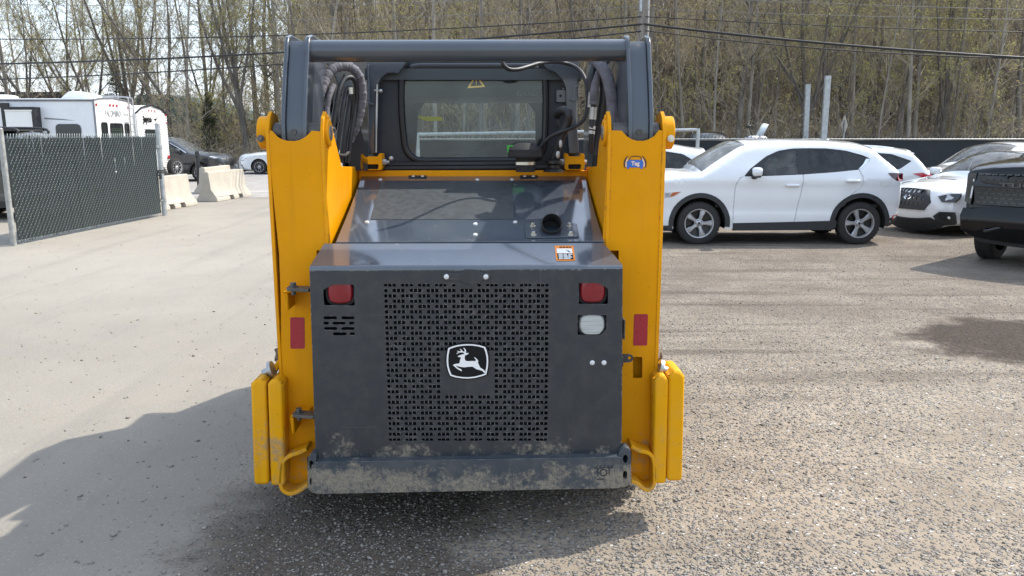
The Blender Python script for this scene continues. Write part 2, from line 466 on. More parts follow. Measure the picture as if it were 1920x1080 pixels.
asph = pm('road_asphalt', (.30, .285, .262), .9, var=.14, scale=2.5, bmp=(60, .5, .006))
mb = MB(); mb.add([(-60, 23.4, .004), (-1.5, 23.4, .004), (-1.5, 40.5, .004), (-60, 40.5, .004)], [(0, 1, 2, 3)])
tag(mb.build('road', asph), kind='structure')
line_m = pm('worn_road_paint', (.62, .61, .57), .8, var=.25, scale=3)
mb = MB()
for y in (26.0, 35.6): mb.add([(-60, y, .008), (-1.6, y, .008), (-1.6, y + .16, .008), (-60, y + .16, .008)], [(0, 1, 2, 3)])
tag(mb.build('road_marking', line_m), kind='structure')

litter = pm('leaf_litter', (.115, .085, .055), .95, var=.5, scale=1.2, bmp=(7, 1, .12))
mb = MB(); nx, ny = 60, 30
vs = []
rg = np.random.default_rng(4)
for j in range(ny + 1):
    for i in range(nx + 1):
        x, y = -110 + 220 * i / nx, 40.6 + 90 * j / ny
        t = max(0, (y - 44) / 80)
        right = min(1, max(0, (x + 25) / 30))
        z = .012 + (t ** 1.15) * (2 + 11 * right) + (.25 * math.sin(x * .35 + y * .21) + .2 * math.sin(x * .13 - y * .4)) * min(1, t * 8)
        vs.append((x, y, max(z, .012)))
mb.add(vs, [(j * (nx + 1) + i, j * (nx + 1) + i + 1, (j + 1) * (nx + 1) + i + 1, (j + 1) * (nx + 1) + i) for j in range(ny) for i in range(nx)])
terrain = mb.build('wooded_bank', litter, smooth=60); tag(terrain, kind='structure')
def bank_z(x, y):
    if y < 44: return .012
    t = (y - 44) / 80; right = min(1, max(0, (x + 25) / 30))
    return max(.012, (t ** 1.15) * (2 + 11 * right)) - .15

# ------------------------------------------------------------------ loose stones on the gravel
def stone_field(name, pts, sizes, mat):
    """many small irregular stones joined in one mesh: 6-vertex lumps"""
    n = len(pts)
    base = np.array([(1, 0, 0), (0, 1, 0), (-1, 0, 0), (0, -1, 0), (0, 0, .8), (0, 0, -.5)], float)
    jit = rg.uniform(.6, 1.3, (n, 6, 1))
    a = rg.uniform(0, 6.283, n); c, s = np.cos(a), np.sin(a)
    V = base[None] * jit + rg.uniform(-.22, .22, (n, 6, 3))
    V[:, :, 1] *= rg.uniform(.6, 1, (n, 1)); V[:, :, 2] *= rg.uniform(.45, .9, (n, 1))
    x = V[:, :, 0] * c[:, None] - V[:, :, 1] * s[:, None]; y = V[:, :, 0] * s[:, None] + V[:, :, 1] * c[:, None]
    V = np.stack([x, y, V[:, :, 2]], 2) * sizes[:, None, None]
    V[:, :, 0] += pts[:, 0:1]; V[:, :, 1] += pts[:, 1:2]; V[:, :, 2] += sizes[:, None] * .22
    F = np.array([(0, 1, 4), (1, 2, 4), (2, 3, 4), (3, 0, 4), (1, 0, 5), (2, 1, 5), (3, 2, 5), (0, 3, 5)])
    F = (F[None] + (np.arange(n) * 6)[:, None, None]).reshape(-1, 3)
    me = bpy.data.meshes.new(name)
    me.vertices.add(n * 6); me.vertices.foreach_set('co', V.reshape(-1).astype(np.float32))
    me.loops.add(len(F) * 3); me.loops.foreach_set('vertex_index', F.reshape(-1).astype(np.int32))
    me.polygons.add(len(F)); me.polygons.foreach_set('loop_start', np.arange(0, len(F) * 3, 3, dtype=np.int32))
    me.update(calc_edges=True); me.materials.append(mat)
    o = bpy.data.objects.new(name, me); COL.objects.link(o)
    return o
def stone_material():
    m, nt, b, tc = nodes('gravel_stone')
    g = nt.nodes.new('ShaderNodeNewGeometry')
    r = g.outputs['Random Per Island']
    c = mixc(nt, r, (.145, .135, .125), (.35, .33, .30))
    c = mixc(nt, mrange(nt, r, .975, .995), c, (.42, .40, .37))
    n = nnoise(nt, tc, 120, 3)
    nt.links.new(mixc(nt, mathn(nt, 'MULTIPLY', n.outputs[0], .5), c, (.24, .205, .16)), b.inputs['Base Color'])
    b.inputs['Roughness'].default_value = .92; b.inputs['Specular IOR Level'].default_value = .2
    return m
N = 125000
u = rg.uniform(0, 1, N)
Yp = 2.75 + 11.5 * u ** 2.1
Xp = rg.uniform(-1, 1, N) * (.66 * Yp + .3)
clump = np.sin(Xp * 1.7 + np.sin(Yp * 2.1)) + np.sin(Yp * 1.3 - Xp * .7 + 1.3) + np.sin(Xp * 4.1 + Yp * 3.3) * .6
edge = -1.35 + .25 * np.sin(Yp * 1.9) + rg.normal(0, .22, N)
soil_patch = ((Xp - 4.7) / 1.15) ** 2 + ((Yp - 7.0) / .95) ** 2 < 1 + .3 * np.sin(Xp * 5 + Yp * 3)
keep = (Xp > edge) & (clump + rg.normal(0, 1.2, N) > -.9) & ~(soil_patch & (rg.uniform(0, 1, N) < .93))
Xp, Yp = Xp[keep], Yp[keep]
sz = np.clip(rg.lognormal(math.log(.0047), .45, len(Xp)), .0025, .017)
tag(stone_field('loose_gravel', np.stack([Xp, Yp], 1), sz, stone_material()), kind='stuff')
N = 2200
Yp = 3 + 14 * rg.uniform(0, 1, N) ** 1.6; Xp = rg.uniform(-.66, 0, N) * Yp
k = Xp < -1.3
tag(stone_field('scattered_grit', np.stack([Xp[k], Yp[k]], 1), np.clip(rg.lognormal(math.log(.0055), .5, k.sum()), .003, .02), stone_material()), kind='stuff')

# ------------------------------------------------------------------ the loader
LROOT = Vector((-.2125, 3.45, 0)); LRZ = R(.9)
loader = empty('track_loader', LROOT, LRZ)
tag(loader, 'big yellow and slate grey compact track loader standing with its rear to us', 'loader')
_li = Matrix.Translation(LROOT) @ Matrix.Rotation(LRZ, 4, 'Z'); _li = _li.inverted()
LE = _li @ EYE
def lray(px, py): return _li.to_3x3() @ ray(px, py)
def L(px, py, y):
    d = lray(px, py); return LE + d * ((y - LE.y) / d.y)
def LX(px, py, x):
    d = lray(px, py); return LE + d * ((x - LE.x) / d.x)
def LP(px, py, p0, nrm):
    d = lray(px, py); n = Vector(nrm); return LE + d * ((Vector(p0) - LE).dot(n) / d.dot(n))
def L2(pts, y): return [(q.x, q.z) for q in (L(a, b, y) for a, b in pts)]

# ---- engine door with its perforated screen
holes = []
def slot(px0, px1, py, hh, y=0.0):
    a, c = L(px0, py, y), L(px1, py, y); s = hh
    e = min(.006, (c.x - a.x) * .3)
    holes.append([(a.x + e, c.z - s), (c.x - e, c.z - s), (c.x, c.z - s * .4), (c.x, c.z + s * .4), (c.x - e, c.z + s), (a.x + e, c.z + s), (a.x, c.z + s * .4), (a.x, c.z - s * .4)])
for i in range(30):
    py = 534.8 + i * 9.98
    t = i / 29
    x0, x1 = 719.5 + 9.5 * t, 1029.5 - 2 * t
    pitch = (x1 - x0 - 25) / 9.0; w = 24.0 if i in (0, 29) else 24.5
    starts = [x0 + k * pitch for k in range(10)] if i % 2 == 0 or i == 29 else [x0 - pitch / 2 + k * pitch for k in range(11)]
    if i == 29: starts = [x0 + k * pitch for k in range(10)]
    for s0 in starts:
        a, c = max(s0, x0), min(s0 + w, x1)
        if c - a < 5: continue
        if i == 0 and 846 < (a + c) / 2 < 903:
            continue
        if 13 <= i <= 20:
            if a > 826 and c < 926: continue
            if a < 828 < c: c = 827
            if a < 926 < c: a = 926
            if c - a < 6: continue
        slot(a, c, py, .0077 if i not in (0, 29) else .0060)
slot(846, 856, 534.8, .0055); slot(893, 903, 534.8, .0055)
for y, sp in ((230, ((375, 437), (455, 515))), (254, ((375, 400), (415, 475), (490, 515))), (278, ((378, 438), (455, 515))), (302, ((418, 480), (493, 518)))):
    for a, c in sp: slot(450 + .4167 * a, 450 + .4167 * c, 500 + .4167 * y, .0068)
for q in ([(608, 572.5), (605.5, 544), (624, 533.5), (664, 533.5), (665, 573)], [(1085, 570), (1085, 530.5), (1122, 530.5), (1140, 541), (1140, 570)], [(1083, 628), (1083, 590.5), (1137, 590.5), (1137, 617), (1127, 628)]):
    holes.append(rpoly(L2(q, 0), .006, 2))
holes.append(circ(*L2([(597.5, 856.5)], 0)[0], .004, 8)); holes.append(circ(*L2([(1160.5, 848.5)], 0)[0], .004, 8))
door_o = L2([(592.5, 861), (590, 800), (580.3, 508), (1167.5, 504), (1166, 800), (1164.5, 853)], 0)
mb = MB()
mb.plate(door_o, 0, .006, XZ, holes)
zt = L(874, 506, 0).z
TL, TR = L(580.3, 506, 0), L(1167.5, 502, 0)
BLc, BRc = L(608, 457.5, .17), L(1131, 455, .17)
# rolled top lip: sections from the rear face over the bend to the hood
sec = []
for i in range(5):
    a = math.pi / 2 * i / 4
    sec.append((.022 * (1 - math.cos(a)), zt - .002 + .022 * math.sin(a), TL.x, TR.x))
zl1 = (BLc.z + BRc.z) / 2
sec.append((.17, zl1, BLc.x, BRc.x)); sec.append((.172, zl1 - .03, BLc.x, BRc.x))
vs = [p for y, z, a, c in sec for p in ((a, y, z), (c, y, z))]
mb.add(vs, [(2 * i, 2 * i + 1, 2 * i + 3, 2 * i + 2) for i in range(len(sec) - 1)], 1)
# side walls and chamfered corners
for sx, T_, B_ in ((-1, TL, BLc), (1, TR, BRc)):
    bot = L(592.5, 861, 0) if sx < 0 else L(1164.5, 853, 0)
    zc = sec[4][1]
    c3 = (T_.x, .22, zc - .02)
    mb.add([(T_.x, sec[4][0], zc), (B_.x, .17, zl1), c3], [(0, 1, 2)], 1)
    mb.add([(T_.x, 0, zt - .002), (T_.x, sec[4][0], zc), c3, (bot.x, .22, bot.z), (bot.x, 0, bot.z)], [(0, 1, 2, 3, 4)])
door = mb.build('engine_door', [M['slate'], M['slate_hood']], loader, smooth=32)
# folded lip seam plate over the latch
mb = MB()
lat = L2([(829, 512), (864, 512), (870, 505), (897, 505), (903, 512), (918, 512), (920, 526), (903, 526), (900, 531), (868, 531), (864, 526), (831, 526)], -.004)
mb.plate(rpoly(lat, .006, 2), -.009, 0, XZ)
mb.build('latch_plate', M['slate'], door, bevel=.0025)
riv = MB(); riv.lathe([(.0001, -.007), (.006, -.0065), (.0105, -.004), (.0118, 0)], (0, 0, 0), (0, 1, 0), 14)
rivm = riv.mesh('rivet', M['rivet'])
def put(mesh, name, p, parent, rot=None, sc=1.0):
    o = bpy.data.objects.new(name, mesh); COL.objects.link(o); o.parent = parent; o.location = p
    if rot is not None: o.rotation_euler = rot
    if sc != 1.0: o.scale = (sc,) * 3
    return o
for a in ((837, 519), (911, 519)): put(rivm, 'rivet', L(*a, -.009), door)
for a in ((1110.5, 680), (1132.5, 680)): put(rivm, 'rivet', L(*a, 0), door)
# emblem: black shield, white border, leaping stag
EO = L(876.5, 677, -.004)
sc_e = (L(916, 677, -.004).x - L(837, 677, -.004).x) / 960.0     # one unit of the enlarged emblem drawing
ef = lambda u, v, d: (EO.x + (u - 685) * sc_e, -.004 + d, EO.z - (v - 560) * sc_e)
def ef2(pts): return [(a, b) for a, b in pts]
ring_o = spline([(255, 235), (480, 165), (690, 145), (900, 165), (1095, 220)], 4) 
def shield(k):
    cx, cy = 688, 560
    top = [(x, y) for x, y in ((262, 252), (360, 212), (480, 182), (600, 167), (700, 162), (820, 168), (960, 190), (1085, 230))]
    rgt = [(1120, 330), (1145, 450), (1150, 560), (1140, 700), (1105, 868)]
    bot = [(1000, 905), (860, 942), (700, 958), (560, 952), (420, 930), (298, 892)]
    lft = [(255, 780), (228, 660), (222, 540), (232, 400)]
    return [(cx + (x - cx) * k, cy + (y - cy) * k) for x, y in top + rgt + bot + lft]
mb = MB()
mb.plate(shield(1.085), -.004, .004, ef, m=0)
mb.plate(shield(1.02), -.0055, -.0042, ef, holes=[shield(.945)], m=1)
deer = [(352, 645), (400, 622), (505, 605), (512, 555), (528, 500), (540, 462), (505, 458), (470, 448), (468, 436), (520, 412), (590, 390), (618, 385), (612, 360), (560, 345), (500, 352), (448, 384), (440, 372), (492, 338), (455, 318), (460, 308), (505, 325), (545, 318), (528, 285), (516, 266), (530, 264), (560, 292), (582, 322), (618, 335), (628, 300), (596, 244), (610, 240), (645, 278), (658, 320), (650, 368), (700, 362), (718, 366), (690, 395), (662, 412), (636, 408), (622, 470), (628, 520), (650, 550), (720, 556), (800, 552), (872, 555), (878, 520), (838, 468), (856, 466), (905, 510), (934, 556), (920, 580), (945, 640), (975, 710), (1045, 752), (1115, 840), (1085, 850), (1020, 785), (960, 765), (880, 740), (800, 684), (700, 688), (610, 700), (520, 688), (470, 672), (412, 660), (470, 710), (545, 750), (556, 785), (540, 790), (450, 735), (400, 690)]
mb.plate(deer, -.0055, -.0042, ef, m=1)
mb.build('emblem', [M['ink'], M['white']], door, smooth=0)
# lamps behind the cut-outs
def lamp(name, c, r, mat, y):
    mb = MB(); p = L(*c, y); ex = .80 if 'rev' in name else .66
    sx = (L(c[0] + r[0], c[1], y).x - p.x); sz = sx * r[1]
    o = [(p.x + sx * math.copysign(abs(math.cos(t)) ** ex, math.cos(t)), p.z + sz * math.copysign(abs(math.sin(t)) ** ex, math.sin(t))) for t in [2 * math.pi * i / 28 for i in range(28)]]
    o2 = [(p.x + (a - p.x) * 1.17, p.z + (b - p.z) * 1.17) for a, b in o]
    o3 = [(p.x + (a - p.x) * .86, p.z + (b - p.z) * .86) for a, b in o]
    mb.plate(o2, y + .004, y + .03, XZ, m=1)
    n = len(o)
    vs = [(a, y + .003, b) for a, b in o] + [(p.x + (a - p.x) * .95, y - .006, p.z + (b - p.z) * .95) for a, b in o] + [(a, y - .010, b) for a, b in o3]
    mb.add(vs, [(i, (i + 1) % n, n + (i + 1) % n, n + i) for i in range(n)] + [(n + i, n + (i + 1) % n, 2 * n + (i + 1) % n, 2 * n + i) for i in range(n)] + [tuple(range(2 * n, 3 * n))])
    for k in range(-7, 8):
        if 'rev' in name:
            zz = p.z + sz * k / 9; ww = sx * .82 * math.sqrt(max(0, 1 - abs(k / 9) ** 3))
            mb.box((p.x - ww, y - .0125, zz - .0012), (p.x + ww, y - .009, zz + .0012), 0)
    o = mb.build(name, [mat, M['matte']], loader)
    return o
lamp('tail_light', (638, 545), (24, 1.05), M['red_lens'], .018)
lamp('tail_light', (1111, 543), (24, 1.05), M['red_lens'], .018)
lamp('reversing_light', (1110, 608), (24, .88), M['clear_lens'], .018)
# radiator behind the screen
mb = MB(); a, c = L(712, 530, .10), L(1036, 832, .10)
mb.box((TL.x + .01, .135, .42), (TR.x - .01, .16, 1.27))
rad = mb.build('radiator', M['void'], loader)
fb = MB(); fb.box((-.0012, 0, c.z - .02), (.0016, .012, a.z + .02)); fm_ = fb.mesh('cooling_fin', M['fin'])
nf = 42
for i in range(nf): put(fm_, 'cooling_fin', (a.x + (c.x - a.x) * (i + .5) / nf, .017, 0), rad)
# ---- hood
hz0, hz1 = L(874, 452, .176).z, L(874, 329, 1.05).z
hL0, hR0, hL1, hR1 = L(629, 454, .176), L(1133, 452, .176), L(678, 329, 1.05), L(1098, 328, 1.05)
HN = Vector((0, -(hz1 - hz0), .874)).normalized(); HP = Vector((0, .176, hz0 - .006))
HU = Vector((0, .874, hz1 - hz0)).normalized()
def hp(px, py, off=0.0): return LP(px, py, HP + HN * off, HN)
def hmap(u, v, d): return HP + Vector((1, 0, 0)) * u + HU * v + HN * d
def h2(pts): return [(q.x, (q - HP).dot(HU)) for q in (hp(a, b) for a, b in pts)]
mb = MB()
hood_o = h2([(629, 454), (1133, 452), (1116, 400), (1098, 329), (678, 329), (656, 390)])
mb.plate(hood_o, -.012, 0, hmap)
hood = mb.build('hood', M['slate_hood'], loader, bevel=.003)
mb = MB(); mb.plate(h2([(714, 343), (960, 342.5), (963, 411.5), (694, 412)]), .0002, .0022, hmap)
mb.build('grip_pad', M['pad'], hood)
rrot = HN.to_track_quat('-Y', 'X').to_euler()
for a in ((713, 337), (895, 337), (960, 337), (688, 416.5), (891, 420), (966, 416.5), (891, 440)):
    put(rivm, 'rivet', hp(*a, .0), hood, rrot, .95)
for x0, x1 in ((766, 800), (975, 1008)):
    mb = MB()
    mb.plate(h2([(x0, 329), (x1, 329), (x1, 334), (x0, 334)]), .0005, .005, hmap)
    p, q = hp(x0, 325.5, .008), hp(x1, 325.5, .008)
    for k in range(5):
        mb.cyl(p.lerp(q, k / 5 + .01), p.lerp(q, (k + 1) / 5 - .01), .010, 10)
    hg = mb.build('hinge', M['matte'], hood)
    for xx in (x0 + 9, x1 - 8): put(rivm, 'rivet', hp(xx, 331, .004), hood, rrot, .8)
# exhaust
mb = MB()
mb.plate(rpoly(h2([(983, 423), (1081, 421), (1086, 446), (986, 448)]), .015, 2), .0003, .008, hmap)
flange = mb.build('exhaust_flange', M['slate_cab'], loader, bevel=.002)
bm_ = MB(); bm_.lathe([(.0001, .016), (.008, .016), (.009, .012), (.009, .004), (.0145, .003), (.0145, 0), (.0001, 0)], (0, 0, 0), (0, 0, 1), 6); boltm = bm_.mesh('bolt', M['zinc'], smooth=20)
hq = HN.to_track_quat('Z', 'X').to_euler()
for a in ((999, 424), (1067, 424), (1000.5, 440.5), (1070, 440.5)): put(boltm, 'bolt', hp(*a, .008), flange, hq)
pc = hp(1035, 436, .0); ax = Vector((0, -.90, .44)).normalized()
mb = MB(); po = LP(1034.5, 418, pc + Vector((0, -.03, .05)), Vector((0, -1, .3)))
R0 = .0475
mb.lathe([(R0 - .004, -.10), (R0 - .004, 0), (R0 - .003, .002), (R0, 0), (R0, -.13)], po, ax, 28, 0)
mb.lathe([(.0001, -.09), (R0 - .004, -.09)], po, ax, 28, 1)
mb.build('exhaust_pipe', [M['matte'], M['void']], loader)
# warning decal on the lip
LN = Vector((0, -(zl1 - sec[4][1]), .148)).normalized(); LPt = Vector((0, .17, zl1))
LU = Vector((0, .148, zl1 - sec[4][1])).normalized()
lmap = lambda u, v, d: LPt + Vector((1, 0, 0)) * u + LU * v + LN * d
def l2(pts): return [(q.x, (q - LPt).dot(LU)) for q in (LP(a, b, LPt, LN) for a, b in pts)]
mb = MB()
mb.plate(rpoly(l2([(1040, 461), (1075, 461), (1079, 489), (1043, 489.5)]), .006, 2), .0006, .0014, lmap, m=0)
mb.plate(l2([(1043.5, 466.5), (1072, 466.5), (1073.5, 475), (1044.5, 475)]), .0014, .0018, lmap, m=1)
mb.plate(l2([(1044.5, 475.6), (1073.5, 475.6), (1075.6, 487), (1046, 487)]), .0014, .0018, lmap, m=2)
for k, py in enumerate((477.3, 480.2, 482.6, 485.2)):
    for x0, x1 in ((1047 + k * .3, 1055), (1056.5, 1063 + k), (1065.5, 1073 - (k % 2) * 3)):
        mb.plate(l2([(x0, py - .75), (x1, py - .75), (x1, py + .75), (x0, py + .75)]), .0018, .0021, lmap, m=1)
for x0, x1 in ((1049, 1054), (1055, 1060), (1061, 1066), (1067, 1071)):
    mb.plate(l2([(x0, 463), (x1, 463), (x1, 465), (x0, 465)]), .0014, .0018, lmap, m=2)
mb.plate(l2([(1061, 469), (1067, 471), (1070, 473.6), (1066, 473)]), .0018, .0021, lmap, m=2)
mb.build('warning_decal', [M['orange'], M['white'], M['ink']], loader, smooth=0)
# ---- bumper
mb = MB()
bo = L2([(580, 866), (874, 862), (1160, 856), (1170, 853), (1170, 913), (1160, 916), (874, 921), (592, 927), (580, 922)], -.045)
bh = []
mb.plate(rpoly(L2([(592, 866.5), (1160, 857), (1168, 858), (1168, 912), (1160, 915.5), (592, 926.5), (584, 918), (584, 872)], -.045), .012, 3), -.045, .10, XZ, pts=())
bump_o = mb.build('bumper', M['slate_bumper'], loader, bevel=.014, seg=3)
for sx in (-1, 1):
    if sx < 0:
        o = [(577, 862), (582, 850), (592, 850), (594, 925), (585, 924), (577, 916)]; hs = [((584, 872), 1), ((584.5, 903), .9)]
    else:
        o = [(1160, 850), (1172, 838), (1182, 842), (1184, 905), (1172, 914), (1160, 914)]; hs = [((1172.5, 861), 1), ((1172, 891), 1)]
    mb = MB(); hh = []
    for (a, b), k in hs:
        q = L(a, b, -.03); hh.append([(q.x + .011 * k * math.cos(t), q.z + .021 * k * math.sin(t)) for t in [2 * math.pi * i / 14 for i in range(14)]])
    mb.plate(rpoly(L2(o, -.03), .01, 3), -.03, .03, XZ, hh)
    e = mb.build('bumper_end_plate', M['slate_bumper'], bump_o, bevel=.004)
    mb = MB(); q = L2(o, .03); xs = [a for a, b in q]; zs = [b for a, b in q]
    mb.box((min(xs) + .004, .031, min(zs) + .02), (max(xs) - .004, .04, max(zs) - .02)); mb.build('recess_back', M['void'], bump_o)
# embossed tie-down pictogram
mb = MB(); yb = -.045
pic = lambda pts, w: [mb.plate(L2([(a - w, b - w), (c + w, d - w), (c + w, d + w), (a - w, b + w)], yb), yb - .0015, yb, XZ) for (a, b), (c, d) in pts]
pic([((1115, 877.5), (1149, 876.5))], .7)
for k in range(5):
    mb.plate(L2([(1117 + k * 7, 875.5), (1120 + k * 7, 872), (1121.5 + k * 7, 872), (1118.5 + k * 7, 875.5)], yb), yb - .0015, yb, XZ)
mb.plate(L2([(1120, 878), (1122, 878), (1122, 893), (1120, 893)], yb), yb - .0015, yb, XZ)
mb.plate(L2([(1141, 877), (1143, 877), (1143, 889), (1141, 889)], yb), yb - .0015, yb, XZ)
q = L(1131.5, 886, yb); mb.plate(circ(q.x, q.z, .018, 16), yb - .0015, yb, XZ, [circ(q.x, q.z, .013, 16)])
mb.plate(L2([(1119, 897.5), (1133, 897), (1133, 899), (1119, 899.5)], yb), yb - .0015, yb, XZ)
mb.build('tie_down_pictogram', M['navy'], bump_o)
# ---- chassis, belly, tracks
mb = MB()
mb.box((-.56, .17, .27), (.56, 2.2, 1.12)); mb.box((-.60, .20, .36), (.60, .26, 1.2)); mb.box((-.55, 1.08, 1.1), (.55, 2.2, 1.5))
mb.build('chassis', M['matte'], loader)
for sx in (-1, 1):
    mb = MB(); o = []
    for cx, cz, r, a0, a1 in ((.72, .40, .36, 90, 270), (2.45, .34, .30, -90, 90)):
        for j in range(9):
            t = R(a0 + (a1 - a0) * j / 8); o.append((cx + r * math.cos(t), cz + .02 + r * math.sin(t)))
    mb.plate(o, sx * .60, sx * .93, YZ)
    tr_ = mb.build('rubber_track', M['black'], loader, bevel=.02)
    lug = MB(); lug.box((-.16, -.03, 0), (.16, .03, .035)); lm = lug.mesh('track_lug', M['black'])
    for j in range(14):
        t = R(90 + 180 * j / 13); put(lm, 'track_lug', (sx * .765, .72 + .365 * math.cos(t), .42 + .365 * math.sin(t)), tr_, (t - math.pi / 2, 0, 0))
# ---- towers
def tower(s):
    t = (lambda p: p) if s < 0 else (lambda p: p)
    mb = MB(); yp = .22
    if s < 0:
        o = [(506, 244), (510, 246), (520, 257), (528, 261.5), (538, 264), (552, 264.5), (562, 262.5), (572, 257), (580, 250), (583.5, 245), (602, 246.5), (607, 300), (613, 370), (619.5, 455), (612, 470), (594, 470), (594, 905), (531, 915), (527, 800), (526, 560), (523, 478), (505, 300), (501, 252)]
        slots = []
    else:
        o = [(1145, 244.5), (1166, 245), (1170, 250), (1176, 256), (1184, 261), (1194, 264), (1206, 264), (1216, 261.5), (1226, 256), (1232, 249), (1236, 244), (1246, 246), (1243, 300), (1238, 450), (1234, 560), (1229, 700), (1226, 830), (1225, 905), (1160, 905), (1160, 470), (1135, 470), (1130, 455), (1134, 380), (1139, 300)]
        slots = [rpoly([(1187, 669.5), (1204, 669.5), (1204, 709), (1187, 710)], 2, 2)]
    mb.plate(L2(o, yp), yp, yp + .014, XZ, [L2(h, yp) for h in slots])
    if s < 0: xo, xi = L(501, 252, yp).x, L(604, 250, yp).x
    else: xo, xi = L(1246, 248, yp).x, L(1143, 250, yp).x
    # outer plate with its ear
    zt_ = L(506, 244, yp).z
    ear = [(yp - .004, .30), (yp - .004, zt_ + .0), (yp + .03, zt_ + .055), (yp + .075, zt_ + .085), (yp + .16, zt_ + .07), (yp + .30, zt_ - .18), (yp + .65, zt_ - .16), (yp + 1.2, 1.62), (yp + 1.2, .75), (yp + .5, .5), (yp + .3, .30)]  # hidden forward part enlarged so the cast shadow fills in
    mb.plate(ear, xo - .008, xo + .008, YZ)
    # inner plate: the shape traced in its own plane
    pts = [(602, 247), (591.5, 231), (602, 213.5), (609, 218.5), (616, 232), (627, 268), (638, 312), (669, 313)] if s < 0 else [(1143, 247), (1154, 231), (1146, 215), (1141, 216), (1133, 232), (1126, 268), (1122, 312), (1101, 313)]
    y_pin = .30
    inn = [(yp - .004, .9), (yp - .004, zt_ - .0), (yp + .02, zt_ + .055), (yp + .07, zt_ + .085), (yp + .14, zt_ + .06)]
    for a in pts[5:]:
        q = LX(*a, xi); inn.append((q.y, q.z))
    inn += [(1.1, inn[-1][1]), (1.1, .9)]
    mb.plate(inn, xi - .008, xi + .008, YZ)
    tw = mb.build('tower', M['yellow'], loader, bevel=.003)
    # pin bosses
    zp = zt_ - .012; yc = yp + .075
    b = MB(); k = -1 if s < 0 else 1
    b.cyl((xo, yc, zp), (xo + k * .05, yc, zp), .075, 24); b.build('pin_boss', M['yellow'], tw, bevel=.006)
    b = MB(); b.cyl((xo + k * .03, yc - .074, zp - .025), (xo + k * .03, yc - .092, zp - .025), .011, 6); b.cyl((xo + k * .03, yc - .07, zp - .025), (xo + k * .03, yc - .078, zp - .025), .016, 14); b.build('bolt', M['zinc'] if s > 0 else M['darksteel'], tw)
    b = MB(); b.cyl((xi, yc, zp), (xi - k * .022, yc, zp), .062, 24); b.cyl((xi, yc + .01, zp + .06), (xi - k * .015, yc + .01, zp + .06), .022, 12); b.build('pin_retainer', M['yellow'], tw, bevel=.004)
    b = MB(); b.cyl((xi - k * .02, yc, zp), (xi - k * .026, yc, zp), .034, 20); b.build('pivot_pin', M['steel'], tw)
    # red reflector
    b = MB(); q = rpoly([(544, 595), (571, 595), (571.5, 653.5), (544.5, 654)] if s < 0 else [(1189, 589), (1215, 589), (1213.5, 648), (1187, 648)], 3, 3)
    b.plate(L2(q, yp - .0008), yp - .0014, yp - .0002, XZ); b.build('reflector', M['red_tape'], tw, smooth=0)
    # weld seam where the rear plate meets the side
    return tw, xo, xi, zp, yc
for s in (-1, 1):
    tw, xo, xi, zp, yc = tower(s)
    # interior web hides the hollow
    mb = MB(); x0, x1 = sorted((xo, xi)); mb.box((x0 + .02, .30, .4), (x1 - .02, .34, zp - .14)); mb.build('inner_web', M['yellow'], tw)
    # pivot barrel of the lift arm
    b = MB(); b.cyl((x0 + .014, yc, zp), (x1 - .014, yc, zp), .046, 28); b.build('pivot_barrel', M['darksteel'], loader, bevel=.004)
    # hinge seam with stitch-like weld along the inner plate
    if s < 0: c = L(558, 240, .3).x
    else: c = L(1197, 240, .3).x
    wA = .057
    arm = [(.235, zp - .075), (.226, zp - .02), (.230, zp + .05), (.29, 2.08), (.345, 2.20), (.358, 2.25), (.385, 2.285), (.44, 2.30), (.62, 2.295), (.9, 2.30), (1.95, 2.37), (2.12, 2.25), (2.2, 1.72), (2.7, 1.3), (2.95, .5), (2.75, .4), (2.45, 1.1), (1.7, 1.40), (1.60, 1.7), (1.35, 1.92), (.95, 2.14), (.72, 2.20), (.62, 2.0), (.54, 1.88), (.45, zp - .085), (.34, zp - .11), (.27, zp - .105)]  # out-of-view front underside deepened to close a gap in the cast shadow
    mb = MB()
    for xx in (c - wA, c + wA - .018): mb.plate(arm, xx, xx + .018, YZ)
    inset = [(.262, zp - .10), (.246, zp - .02), (.250, zp + .05), (.312, 2.08), (.366, 2.20), (.38, 2.245), (.41, 2.27), (.62, 2.275), (.9, 2.28), (1.92, 2.35), (2.08, 2.22), (2.16, 1.7), (2.65, 1.27), (2.9, .55), (2.78, .5), (2.5, 1.14), (1.75, 1.43), (1.65, 1.72), (1.38, 1.95), (.98, 2.17), (.70, 2.22), (.60, 2.0), (.52, 1.88)]
    mb.plate(inset, c - wA + .017, c + wA - .017, YZ)
    ar = mb.build('lift_arm', M['slate_cab'], loader, bevel=.004)
    b = MB(); q = (c - .01, .265, zp + .002); b.cyl((c - .005, .26, zp + .004), (c - .005, .238, zp + .004), .014, 6); b.build('grease_fitting', M['darksteel'], ar)
# cross tube
p, q = L(577, 96, .42), L(1177, 94.5, .42)
mb = MB(); mb.cyl(p, q, (L(800, 75, .42).z - L(800, 116.5, .42).z) / 2, 32)
mb.build('cross_tube', M['slate_cab'], loader)
mb = MB()
for e, k in ((p, 1), (q, -1)):
    mb = MB(); mb.tube([e, e + Vector((k * .012, 0, 0))], .066, 24); mb.build('weld_collar', M['slate_cab'], loader)
# ---- yellow hood cowl under the cab
mb = MB(); a, c = L(672, 326, 1.06), L(1104, 325, 1.06)
mb.box((a.x, 1.055, 1.2), (c.x, 1.12, L(874, 319.5, 1.06).z)); mb.build('cowl', M['yellow'], loader, bevel=.006)
